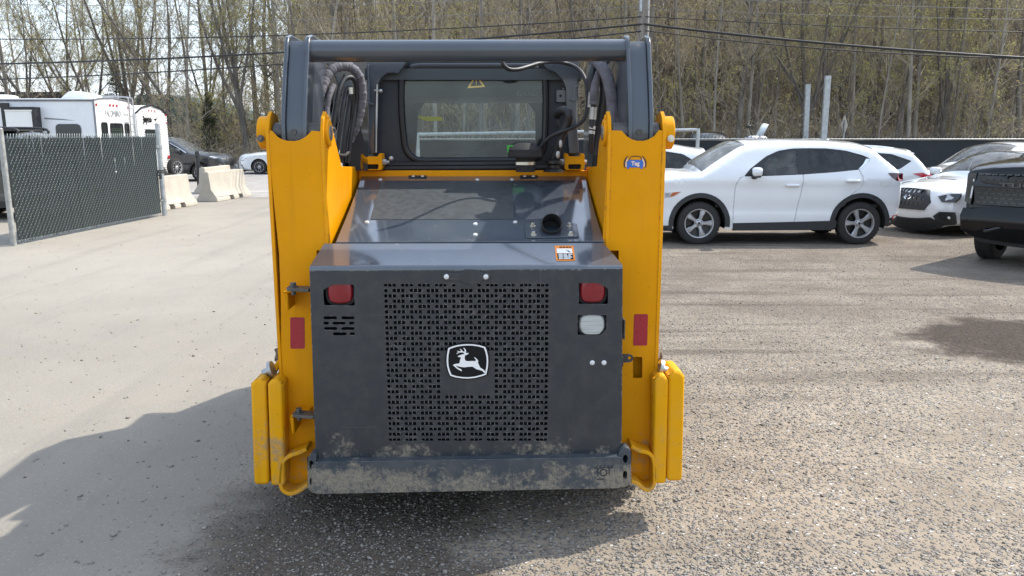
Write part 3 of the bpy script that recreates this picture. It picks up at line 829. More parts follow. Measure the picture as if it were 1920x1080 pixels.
# ---- counterweights
for s in (-1, 1):
    if s < 0: cw = [((470.5, 499.5), 712, 910, -.01), ((502, 530), 712, 912, -.01)]
    else: cw = [((1253.5, 1283), 697, 903, -.01), ((1226.5, 1253), 704, 908, -.01)]
    for (a, b), t, bt, y0 in cw:
        y0 = .12; x0, x1 = L(a, 740, y0).x, L(b, 740, y0).x; dxb = (L(a, 900, y0).x - x0) * .55
        z1, z0 = L(a, t, y0).z, L(a, bt, y0).z
        ch = .022
        mb = MB()
        o = [(x0 + dxb, z0 + .01), (x0 + dxb + .01, z0), (x1 + dxb - .01, z0), (x1 + dxb, z0 + .01), (x1, z1 - ch), (x1 - ch, z1), (x0 + ch, z1), (x0, z1 - ch)]
        n = len(o); xm = (x0 + x1) / 2
        # slightly crowned rear face
        mb.plate(o, y0 + .012, y0 + .19, XZ)
        oi = [(xm + (u_ - xm) * .86, v_ + (.008 if v_ < (z0 + z1) / 2 else -.010)) for u_, v_ in o]
        mb.add([(u_, y0 + .012, v_) for u_, v_ in o] + [(u_, y0, v_) for u_, v_ in oi], [(i, (i + 1) % n, n + (i + 1) % n, n + i) for i in range(n)] + [tuple(range(n, 2 * n))])
        mb.build('counterweight', M['yellow_low'], loader, bevel=.008, seg=3)
    # strap that clamps the slabs and its pin
    mb = MB(); k = s
    mb.plate([(k * .985, .665), (k * .955, .72), (k * .90, .79), (k * .885, .77), (k * .93, .70), (k * .95, .65)], .24, .30, XZ)
    mb.build('clamp_strap', M['yellow_low'], loader, bevel=.008)
    mb = MB(); mb.cyl((k * .93, .22, .745), (k * .965, .22, .73), .02, 16); mb.cyl((k * .915, .21, .755), (k * .93, .21, .75), .04, 18); mb.build('clamp_bolt', M['steel'], loader)
    mb = MB(); mb.blob((k * 1.03, .30, .48), (.02, .05, .05), 2.5); mb.build('weight_pin', M['yellow_low'], loader)
# ---- tie-down lugs: bent flat bar
for s in (-1, 1):
    line = [(575, 843), (560, 850), (545, 855), (534, 862), (528, 872), (526, 890), (525, 905), (528, 918), (536, 925), (546, 927), (560, 922), (577, 910)] if s < 0 else [(1183, 838), (1198, 846), (1212, 849), (1221, 854), (1226, 864), (1228, 885), (1228, 902), (1225, 913), (1218, 919), (1208, 918), (1196, 908), (1184, 903)]
    P = [Vector((q.x, q.z)) for q in (L(a, b, .12) for a, b in line)]
    P = [Vector((q[0], q[1])) for q in spline([(p_.x, p_.y, 0) for p_ in P], 3)]
    nrm = []
    for i in range(len(P)):
        t = (P[min(i + 1, len(P) - 1)] - P[max(0, i - 1)]).normalized(); nrm.append(Vector((-t.y, t.x)))
    o = [tuple(p_ + n_ * .009) for p_, n_ in zip(P, nrm)] + [tuple(p_ - n_ * .009) for p_, n_ in reversed(list(zip(P, nrm)))]
    mb = MB(); mb.plate(o, .12, .215, XZ); mb.build('tie_down_lug', M['yellow_low'], loader, bevel=.004)
# ---- door hinges on the left, catch on the right
for (c0, c1) in (((540, 577), (541, 590)), ((551, 586), (775, 822))):
    mb = MB(); y0 = c1[0]
    z_ = L(c0[0], y0 + 3, .10).z
    q0, q1 = L(c0[0] - 1, y0 + 8, .14), L(c0[1] + 2, y0 + 8, .14)
    mb.box((q0.x, .10, z_ - .012), (q1.x - .02, .22, z_))
    mb.box((q0.x, .10, z_ - .095), (q0.x + .012, .22, z_ - .012))
    h_ = mb.build('hinge_bracket', M['yellow'], loader, bevel=.006)
    mb = MB(); zz = z_ + .004
    mb.plate(rpoly([(q0.x + .012, .07), (q0.x + .03, .05), (q1.x + .03, .03), (q1.x + .03, .10), (q0.x + .03, .12)], .012, 3), zz, zz + .014, XY)
    mb.build('hinge_leaf', M['darksteel'], h_, bevel=.002)
    mb = MB(); bx = q0.x + .042
    mb.cyl((bx, .085, zz + .013), (bx, .085, zz + .018), .022, 16); mb.tube([(bx, .085, zz + .018), (bx, .085, zz + .034)], .015, 6); mb.cyl((bx, .085, zz - .022), (bx, .085, zz), .012, 6)
    mb.build('hinge_bolt', M['darksteel'], h_, smooth=20)
mb = MB(); qq = L2([(1163, 664.5), (1180, 664), (1187, 667), (1187, 676), (1181, 679.5), (1163, 680)], .14); hq_ = L(1180.5, 671.5, .14)
mb.plate(rpoly(qq, .006, 2), .14, .148, XZ, [circ(hq_.x, hq_.z, .008, 12)]); mb.box((min(a for a, b in qq) - .004, .08, min(b for a, b in qq)), (min(a for a, b in qq) + .006, .148, max(b for a, b in qq)))
mb.build('door_catch', M['slate'], loader)
mb = MB(); q = L(1169, 616, .06); mb.box((q.x - .003, .03, q.z - .045), (q.x + .003, .10, q.z + .045)); mb.build('catch_slot', M['darksteel'], loader)
# ---- round decal with the car outline on the right tower
yd = .2185; dc = lambda pts: L2([(1150 + a / 21.6, 280 + b / 21.6) for a, b in pts], yd)
mb = MB()
mb.plate(dc([(560, 520), (640, 430), (1150, 430), (1210, 520), (1200, 720), (1170, 790), (1110, 790), (1090, 730), (650, 730), (630, 790), (565, 790), (545, 720)]), yd - .0010, yd - .0002, XZ, m=0)
mb.plate(dc([(630, 420), (690, 300), (760, 270), (900, 258), (1040, 270), (1110, 300), (1165, 420), (1125, 410), (1080, 310), (900, 292), (720, 310), (670, 410)]), yd - .0010, yd - .0002, XZ, m=1)
for k in (-1, 1):
    mx = lambda x: 880 + k * (x - 880)
    mb.plate(dc([(mx(1150), 240), (mx(1230), 300), (mx(1320), 440), (mx(1345), 560), (mx(1330), 700), (mx(1260), 780), (mx(1290), 680), (mx(1290), 560), (mx(1260), 450), (mx(1200), 330)]), yd - .0010, yd - .0002, XZ, m=1)
    mb.plate(dc([(mx(1165), 330), (mx(1240), 450), (mx(1275), 560), (mx(1265), 700), (mx(1215), 720), (mx(1225), 520), (mx(1170), 430)]), yd - .0007, yd - .0002, XZ, m=2)
mb.plate(dc([(650, 420), (1130, 420), (1080, 325), (900, 305), (720, 325)]), yd - .0007, yd - .0002, XZ, m=3)
tc_ = L(1150 + 890 / 21.6, 280 + 575 / 21.6, yd)
mb.text('Tag', .0255, lambda u, v, d: (tc_.x + u, yd - .0011 - d, tc_.z + v), m=2, depth=.0006, bold=.0008)
mb.build('round_decal', [M['blue'], pm('brown_print', (.06, .02, .012), .4), pm('pale_print', (.75, .55, .42), .4), M['yellow']], loader, smooth=0)
# ------------------------------------------------------------------ cab of the loader
CY = 1.12
cab_px = [(690, 112), (1085, 112), (1086, 150), (1080, 318), (700, 320), (692, 160)]
win_out = L2(rpoly([(749, 119), (1027, 119), (1028, 212), (1024, 304), (757, 305), (748, 212)], 38, 6), CY)
win_in = L2(rpoly([(756, 131), (1018, 131), (1019, 212), (1015, 297), (766, 298), (756, 212)], 34, 6), CY)
mb = MB()
mb.plate(L2([(704, 112), (1075, 112), (1072, 318), (706, 320)], CY + .02), CY + .02, CY + .035, XZ, [win_in])
cabw = mb.build('cab_rear_wall', M['navy'], loader)
mb = MB()
n = len(win_out)
ctr = [((a[0] + b[0]) / 2, (a[1] + b[1]) / 2) for a, b in zip(win_out, win_in)]
ring = [Vector((a, CY, b)) for a, b in ctr] + [Vector((*[ctr[0][0], CY], ctr[0][1])), Vector((ctr[1][0], CY, ctr[1][1]))]
mb.tube(ring, .0185, 10, cap=False)
mb.plate(win_out, CY + .002, CY + .02, XZ, [win_in])
mb.build('window_seal', M['seal'], cabw)
mb = MB(); mb.plate([(sum(a for a, b in win_in) / n + (u - sum(a for a, b in win_in) / n) * 1.01, v) for u, v in win_in], CY + .006, CY + .010, XZ)
gl_ = mb.build('rear_window', M['cab_glass'], cabw)
# prints on the glass
yg = CY + .0052
mb = MB()
tri_o, tri_i = [(893, 137.5), (910, 163), (876, 165.5)], [(893, 143.5), (904, 160.2), (881.5, 161.8)]
mb.plate(rpoly(L2(tri_o, yg), .004, 2), yg - .0008, yg, XZ, [L2(tri_i, yg)])
mb.plate(L2([(891.4, 148), (894.3, 148), (893.7, 156), (892.2, 156)], yg), yg - .0008, yg, XZ); q = L(893, 158.3, yg); mb.plate(circ(q.x, q.z, .0032, 8), yg - .0008, yg, XZ)
mb.build('warning_triangle', M['gold'], cabw, smooth=0)
mb = MB(); mb.plate(L2([(784, 218), (829, 219), (830, 226.5), (800, 227), (784, 221)], yg), yg - .0008, yg, XZ); mb.build('yellow_sticker', M['lime'], cabw, smooth=0)
mb = MB(); mb.plate(L2([(950, 272), (984, 272), (984, 286), (951, 286)], yg), yg - .0008, yg, XZ, m=0); mb.plate(L2([(956, 275), (962, 275), (962, 278), (956, 278)], yg), yg - .0012, yg - .0008, XZ, m=1); mb.plate(L2([(964, 275), (969, 275), (969, 278), (964, 278)], yg), yg - .0012, yg - .0008, XZ, m=1)
mb.build('green_sticker', [M['green'], M['ink']], cabw, smooth=0)
mb = MB(); q = L(988, 176, yg); mb.text('6017 17', .036, lambda u, v, d: (q.x + u, yg - d, q.z + v), depth=.0006); mb.build('glass_number', pm('etched_print', (.13, .15, .15), .6), cabw, smooth=0)
# pillars with their gussets
for s in (-1, 1):
    pil = [(688, 112), (764, 112), (760, 121), (746, 139), (736, 137), (726, 138), (715, 146), (708, 160), (705, 175), (703, 289), (691, 289), (689, 160)] if s < 0 else [(1015, 112), (1085, 112), (1084, 150), (1081, 217), (1086, 289), (1067, 289), (1062, 218), (1061, 165), (1054, 149), (1041, 136), (1030, 133), (1018, 121)]
    mb = MB(); mb.plate(L2(pil, CY - .06), CY - .06, CY + .03, XZ)
    pl_ = mb.build('cab_pillar', M['slate_cab'], loader, bevel=.006)
    mb = MB(); tab = L2([(687, 122), (692, 120), (692, 192), (700, 193), (700, 198), (690, 197)] if s < 0 else [(1074, 160), (1084, 160), (1084, 187), (1076, 190), (1068, 188), (1068, 185), (1074, 184)], CY - .075)
    mb.plate(tab, CY - .075, CY - .055, XZ); mb.build('pillar_tab', M['slate_cab'], pl_, bevel=.003)
    mt = (676, 716) if s < 0 else (1059, 1096)
    ym = CY - .14; mb = MB()
    a, b = mt; w = b - a
    mo = rpoly([(a, 289), (a + 5, 287), (a + 8, 294), (b - 8, 294), (b - 5, 287), (b, 289), (b, 316), (b - 2, 319), (a + 2, 319), (a, 316)], 2.5, 2)
    mh = rpoly([(a + 6, 308), (b - 6, 308), (b - 7, 317.5), (a + 7, 317.5)], 2.5, 2)
    mb.plate(L2(mo, ym), ym, ym + .11, XZ, [L2(mh, ym)])
    my = mb.build('cab_mount', M['yellow'], loader, bevel=.004)
    mb = MB(); q = L2(mh, ym); mb.box((min(u for u, v in q) - .002, ym + .05, min(v for u, v in q) - .002), (max(u for u, v in q) + .002, ym + .06, max(v for u, v in q) + .002)); mb.build('mount_rubber', M['black'], my)
    ex = b if s < 0 else a; k = 1 if s < 0 else -1
    p0 = L(ex, 304, ym + .05)
    mb = MB()
    mb.tube([p0, p0 + Vector((k * .008, 0, 0))], .022, 16); mb.tube([p0 + Vector((k * .008, 0, 0)), p0 + Vector((k * .026, 0, 0))], .017, 6); mb.tube([p0 + Vector((k * .026, 0, 0)), p0 + Vector((k * .042, 0, 0))], .009, 10)
    mb.build('mount_bolt', M['steel'], my, smooth=20)
    p1 = L(a if s < 0 else b, 304, ym + .05)
    mb = MB(); mb.tube([p1, p1 - Vector((k * .012, 0, 0))], .014, 6); mb.build('mount_bolt', M['steel'], my, smooth=20)
    gs = L(733.5, 297, ym + .02) if s < 0 else L(1040, 297, ym + .02)
    mb = MB(); mb.blob(gs, (.013, .013, .013), 2, 12, 8); mb.build('ball_stud', M['steel'], loader)
# silver strut rod and hinge knob on the left
mb = MB(); mb.tube([L(707.5, 158, CY - .07), L(705, 286, CY - .07)], .006, 8); mb.build('strut_rod', M['steel'], loader)
mb = MB(); mb.blob(L(714, 170.5, CY - .07), (.011, .011, .011), 2, 12, 8); mb.cyl(L(702, 169.5, CY - .06), L(712, 170.5, CY - .06), .006, 8); mb.build('hinge_knob', M['steel'], loader)
mb = MB(); mb.plate(rpoly(L2([(1043, 168), (1061, 168), (1061, 192), (1043, 192)], CY - .01), .008, 2), CY - .012, CY, XZ, [circ(*(lambda q: (q.x, q.z))(L(1051, 180, CY - .01)), .006, 10)]); mb.build('bracket_plate', M['slate_cab'], loader, bevel=.002)
mb = MB(); q = L(1057, 166.5, CY - .012); mb.blob(q, (.009, .009, .007), 2, 10, 6); mb.build('bracket_bolt', M['steel'], loader)
# sill rubbers
mb = MB()
mb.tube([L(725, 309, CY - .03), L(985, 307, CY - .03)], .014, 10); mb.tube([L(722, 316, CY - .05), L(1060, 314, CY - .05)], .013, 10)
mb.box((L(715, 312, CY).x, CY - .03, L(874, 322, CY).z), (L(1062, 312, CY).x, CY + .03, L(874, 303, CY).z))
mb.build('sill_seal', M['black'], loader)
# body of the cab: roof, posts, side screens, front frame with its opening, seat
xl, xr = L(694, 200, CY).x, L(1082, 200, CY).x
mb = MB()
mb.box((xl - .02, CY - .02, 2.14), (xr + .02, 2.55, 2.20)); mb.box((xl, CY + .04, 1.2), (xl + .05, CY + .12, 2.14)); mb.box((xr - .05, CY + .04, 1.2), (xr, CY + .12, 2.14))
for xx in (xl + .005, xr - .005):
    for k in range(13): mb.box((xx - .006, CY + .12 + k * .09, 1.3), (xx + .006, CY + .135 + k * .09, 2.14))
    for k in range(7): mb.box((xx - .006, CY + .1, 1.35 + k * .12), (xx + .006, 2.4, 1.365 + k * .12))
    mb.box((xx - .008, CY + .06, 1.1), (xx + .008, 2.5, 1.95))  # solid side plates added to fill out the cab's cast shadow
mb.build('cab_shell', M['lining'], loader)
FYc = 2.35
mb = MB(); fo = [(xl - .01, 1.0), (xr + .01, 1.0), (xr + .01, 2.16), (xl - .01, 2.16)]
mb.plate(fo, FYc, FYc + .05, XZ, [L2([(836, 150), (880, 145), (945, 145), (962, 154), (1003, 210), (1006, 297), (778, 297), (784, 210), (822, 152)], FYc)])
mb.box((xl + .05, CY + .3, 2.06), (xr - .05, FYc, 2.13)); mb.build('cab_front_frame', M['lining'], loader)
mb = MB()
mb.blob((0, 1.62, 1.30), (.24, .09, .32), 4); mb.blob((0, 1.8, 1.05), (.25, .25, .09), 4)
mb.blob((-.36, 1.7, 1.30), (.07, .25, .05), 4); mb.blob((.36, 1.7, 1.30), (.07, .25, .05), 4)
mb.build('seat', M['matte'], loader)
# ------------------------------------------------------------------ hoses, air intake, cables
def hose(pts, r, mat, name, wob=0.0, n=12, sm=8):
    """pts: (pixel x, pixel y, depth)"""
    P = spline([L(a, b, c) for a, b, c in pts], sm)
    rs = [r * (1 + wob * (math.sin(i * 2.3) + .6 * math.sin(i * 1.1 + 1))) for i in range(len(P))]
    mb = MB(); mb.tube(P, rs, n); return mb.build(name, mat, loader, smooth=60)
hose([(596, 236, .62), (598, 205, .62), (601, 180, .64), (609, 152, .68), (622, 132, .72), (641, 124, .76), (660, 128, .80), (674, 146, .83), (679, 175, .85), (676, 205, .86), (668, 236, .86), (655, 262, .86)], .024, M['sleeve'], 'hose_sleeve', .085, 14, 10)
hose([(611, 238, .60), (613, 205, .62), (618, 178, .64), (626, 160, .68)], .014, M['sleeve'], 'hose_sleeve', .06)
for pts, r in (([(620, 262, .66), (627, 215, .68), (634, 175, .70), (645, 150, .74), (660, 146, .78), (668, 165, .82), (666, 205, .84), (655, 250, .84), (648, 290, .84)], .013),
               ([(630, 300, .72), (637, 240, .72), (644, 190, .74), (652, 165, .78), (661, 172, .80), (660, 215, .82), (650, 265, .82)], .012),
               ([(640, 305, .78), (646, 250, .78), (653, 205, .8), (657, 180, .82)], .014),
               ([(652, 305, .80), (657, 260, .80), (664, 215, .82), (668, 185, .84)], .012),
               ([(634, 230, .7), (632, 195, .7), (638, 165, .72), (648, 142, .76)], .012),
               ([(660, 250, .86), (668, 226, .86), (674, 200, .87), (676, 170, .86), (668, 140, .82)], .018)):
    hose(pts, r, M['hose'], 'hydraulic_hose')
mb = MB(); q = L(658, 172, .76); mb.tube([L(657.5, 164, .76), L(658, 176, .76)], .011, 10); mb.build('hose_fitting', M['zinc'], loader)
mb = MB(); mb.plate(L2([(655, 320), (652, 270), (664, 235), (672, 226), (681, 262), (689, 285), (690, 320)], .98), .98, 1.0, XZ); mb.build('rubber_flap', M['matte'], loader)
mb = MB(); mb.tube(spline([L(628, 281, .70), L(636, 290, .72), L(648, 291, .76), L(655, 284, .80)], 5), .009, 8); mb.build('hose_clamp', M['darksteel'], loader)
mb = MB(); mb.tube(spline([L(621, 238, .50), L(628, 241, .52), L(631, 247, .54), L(626, 252, .54), L(620, 250, .52)], 5), .0022, 6); mb.build('pin_ring', M['steel'], loader)
mb = MB(); mb.tube(spline([L(1135, 236, .50), L(1129, 234, .52), L(1127, 239, .54), L(1133, 242, .54)], 5), .0022, 6); mb.build('pin_ring', M['steel'], loader)
hose([(1149, 236, .60), (1149, 205, .62), (1146, 175, .64), (1139, 145, .68), (1126, 122, .74), (1112, 112, .80)], .030, M['sleeve'], 'hose_sleeve', .012, 14, 10)
hose([(1113, 196, .74), (1115, 165, .74), (1122, 138, .76), (1133, 118, .78), (1142, 106, .78)], .022, M['sleeve'], 'hose_sleeve', .04, 14, 10)
hose([(1107, 172, .76), (1109, 145, .76), (1114, 122, .78), (1120, 106, .8)], .020, M['hose'], 'hydraulic_hose')
hose([(1116, 290, .80), (1122, 250, .80), (1130, 215, .78), (1135, 170, .76), (1131, 130, .76)], .028, M['hose'], 'hydraulic_hose')
mb = MB()
mb.tube([L(1109, 172, .76), L(1107, 201, .76)], .016, 12); mb.tube([L(1113, 201, .75), L(1111, 224, .75)], .019, 12); mb.tube([L(1111, 236, .75), L(1110, 242, .75)], .017, 12); mb.tube([L(1110, 245, .75), L(1109, 251, .75)], .017, 12)
mb.build('hose_fitting', pm('silver_tape', (.45, .43, .40), .4, .4, var=.3), loader)
hose([(1112, 196, .75), (1111, 225, .75), (1110, 245, .75), (1108, 285, .78)], .015, M['hose'], 'hydraulic_hose')
# cable loop from the tube round to the hood
hose([(942, 116, .62), (945, 123, .62), (955, 130, .64), (972, 130, .68), (990, 125, .74), (1010, 119, .82), (1035, 116, .92), (1058, 118, .98), (1078, 125, .98), (1091, 137, .94), (1099, 155, .90), (1102, 180, .88), (1102, 202, .88), (1097, 220, .88), (1086, 233, .88), (1070, 241, .86), (1050, 248, .86), (1033, 256, .88), (1020, 268, .90), (1013, 284, .92), (1012, 300, .94)], .0105, M['hose'], 'control_cable', 0, 10, 6)
# air intake hose and mushroom cap
hose([(1044, 216, .96), (1048, 210, .93), (1056, 207, .90), (1064, 209, .88), (1067, 217, .87), (1065, 229, .88), (1058, 244, .89), (1050, 262, .90), (1043, 280, .92), (1037, 302, .94)], .024, M['hose'], 'intake_hose', .02, 14, 6)
hose([(1046, 236, .96), (1049, 228, .94), (1053, 245, .93), (1046, 266, .94), (1040, 285, .95)], .018, M['matte'], 'intake_hose', .03)
mb = MB(); q = L(1038, 322, .93)
mb.lathe([(.06, 0), (.05, .012), (.032, .02), (.032, .035), (.045, .045), (.045, .06), (.03, .065)], q, (0, 0, 1), 20); mb.build('intake_boot', M['black'], loader)
mb = MB(); mb.blob(L(1051, 270, .86), (.009, .009, .022), 2.5, 10, 8); mb.blob(L(1046, 290, .86), (.011, .010, .02), 2.5, 10, 8); mb.build('spring_clip', M['steel'], loader)
yc = .90; q = L(985, 322, yc); zb = q.z; z1 = L(985, 294, yc).z; z2 = L(985, 280, yc).z; z3 = L(985, 268, yc).z; rr = (L(1018, 290, yc).x - L(952, 290, yc).x) / 2
mb = MB()
mb.lathe([(.052, zb), (.052, z1 - .004), (rr * .97, z1 - .002), (rr, z1 + .004), (rr * .95, z2), (rr * .90, z2 + .004), (rr * .55, z3 - .004), (rr * .42, z3), (.0001, z3 + .001)], (q.x, yc, 0), (0, 0, 1), 36)
cp = mb.build('air_precleaner', M['matte'], loader, smooth=30)
mb = MB(); zc_ = L(985, 306, yc).z; mb.lathe([(.0535, zc_ - .008), (.0545, zc_ - .008), (.0545, zc_ + .008), (.0535, zc_ + .008)], (q.x, yc, 0), (0, 0, 1), 28); mb.box((q.x - .05, yc - .066, zc_ - .007), (q.x - .005, yc - .05, zc_ + .007)); mb.build('band_clamp', M['zinc'], cp)
# clods of mud lying on the tracks
def clod(name, label, c, r):
    mb = MB()
    for k in range(7):
        mb.blob((random.uniform(-1, 1) * r * .8, random.uniform(-.5, .5) * r, random.uniform(0, .8) * r), (r * random.uniform(.4, .75),) * 3, 2, 9, 6, noise=.5)
    o = mb.build(name, M['mud'], None, smooth=25)
    o.location = c; tag(o, label, 'mud', 'clods of mud on the loader tracks')
def lw(x, y, z): return _li.inverted() @ Vector((x, y, z))
clod('mud_clod', 'lump of dried grey mud on the track end beside the shaded side of the loader', lw(-.92, .40, .74), .055)
clod('mud_clod', 'flat crumbly mud on the track end by the damp soil side of the loader', lw(.91, .42, .74), .075)
# ------------------------------------------------------------------ cars
CM = dict(
    white=pm('white_car_paint', (.74, .75, .76), .16, var=.015, coat=1.0, scale=2, rvar=.02),
    pearl=pm('pearl_car_paint', (.70, .71, .70), .18, var=.015, coat=1.0, scale=2, rvar=.02),
    black=pm('black_car_paint', (.004, .004, .005), .10, var=.05, coat=.15, spec=.3, scale=2, rvar=.03),
    grey=pm('charcoal_car_paint', (.035, .038, .042), .18, var=.05, coat=1.0, scale=2, rvar=.02),
    clad=pm('grey_cladding', (.028, .029, .031), .6, var=.15, scale=12),
    trim=pm('black_trim', (.014, .014, .015), .3),
    glass=glass('car_window_glass', (.66, .72, .72), .75, .10),  # pale film in the glass stands in for reflected sky
    tint=glass('tinted_window_glass', (.4, .45, .46), .12, .05),
    shield=glass('windscreen_glass', (.75, .82, .80), .85, .15),  # film share raised to imitate sky reflected in the screen
    solid=pm('dark_far_glass', (.018, .023, .025), .06, var=.1, coat=.6),
    seat=pm('car_seat', (.06, .06, .06), .8),
    tyre=pm('tyre_rubber', (.022, .021, .020), .8, var=.25, scale=14),
    rim=pm('painted_steel_rim', (.42, .42, .43), .36, .55, var=.08),
    alloy=pm('bright_alloy_rim', (.55, .55, .56), .28, .7, var=.06),
    tail=pm('car_tail_lens', (.42, .014, .022), .12, coat=.6, var=.1),
    taildark=pm('smoked_tail_lens', (.05, .006, .008), .1, coat=.6),
    lampclear=pm('headlamp_clear', (.50, .52, .54), .1, .2, var=.3, scale=9, coat=1),
    lampdark=pm('headlamp_dark', (.018, .02, .022), .12, .1, coat=.4),
    amber=pm('amber_marker', (.45, .10, .02), .2, coat=.5),
    chrome=pm('chrome', (.75, .76, .77), .12, .95, var=.03),
    fog=pm('fog_lamp', (.7, .7, .66), .2, coat=.5),
    red=pm('red_plastic', (.55, .03, .03), .4), bluep=pm('blue_plastic', (.05, .20, .32), .4),
)
_wheels = {}
def wheel_meshes(kind):
    if kind in _wheels: return _wheels[kind]
    t = MB()
    t.lathe([(.245, -.105), (.30, -.113), (.342, -.098), (.357, -.075), (.360, 0), (.357, .075), (.342, .098), (.30, .113), (.245, .105)], (0, 0, 0), (0, 1, 0), 44)
    for k in range(40):                                             # tread blocks at the shoulder
        a = 2 * math.pi * k / 40
        c, s = math.cos(a), math.sin(a)
        for yy in (-.088, .03):
            P = [(rr * math.cos(a + da), yy + dy, rr * math.sin(a + da)) for rr in (.350, .3625) for da, dy in ((-.045, 0), (.045, 0), (.045, .055), (-.045, .055))]
            t.add(P, [(0, 1, 2, 3), (4, 7, 6, 5), (0, 4, 5, 1), (1, 5, 6, 2), (2, 6, 7, 3), (3, 7, 4, 0)])
    r = MB()
    r.lathe([(.246, -.108), (.238, -.112), (.228, -.100), (.222, -.02), (.0001, .0)], (0, 0, 0), (0, 1, 0), 40, 1)
    r.lathe([(.247, -.106), (.246, -.114), (.232, -.112), (.226, -.098), (.220, -.06)], (0, 0, 0), (0, 1, 0), 40, 0)
    ns, w0, w1, tw = dict(steel=(5, .052, .085, 0), multi=(10, .016, .022, 0), black=(6, .03, .05, 0))[kind]
    for k in range(ns):
        a = 2 * math.pi * k / ns + math.pi / 2
        ax_, tx = (math.cos(a), math.sin(a)), (-math.sin(a), math.cos(a))
        o = []
        for rr, w, y in ((.035, w0, -.085), (.12, w0, -.098), (.19, w1 * .92, -.100), (.232, w1, -.094)):
            o.append((rr, w, y))
        vs = []
        for rr, w, y in o:
            for sgn, dy in ((-1, .022), (-.55, 0), (.55, 0), (1, .022)):
                vs.append((ax_[0] * rr + tx[0] * w * sgn * .62, y + dy, ax_[1] * rr + tx[1] * w * sgn * .62))
        r.add(vs, [(i * 4 + j, i * 4 + j + 1, (i + 1) * 4 + j + 1, (i + 1) * 4 + j) for i in range(3) for j in range(3)], 0)
    r.lathe([(.0001, -.103), (.026, -.102), (.032, -.096), (.040, -.09), (.075, -.082), (.078, -.06)], (0, 0, 0), (0, 1, 0), 24, 0)
    r.lathe([(.0001, -.1045), (.02, -.1040), (.021, -.102)], (0, 0, 0), (0, 1, 0), 16, 1)
    for k in range(5):
        a = 2 * math.pi * (k + .5) / 5 + math.pi / 2
        r.cyl((.055 * math.cos(a), -.085, .055 * math.sin(a)), (.055 * math.cos(a), -.096, .055 * math.sin(a)), .009, 6, 1)
    rm = dict(steel=CM['rim'], multi=CM['alloy'], black=CM['trim'])[kind]
    _wheels[kind] = (t.mesh('tyre', CM['tyre'], 30), r.mesh('rim', [rm, CM['trim']], 30))
    return _wheels[kind]

def smooth_line(pts, n=4):
    return [(q.x, q.y) for q in spline([(a, b, 0) for a, b in pts], n)]

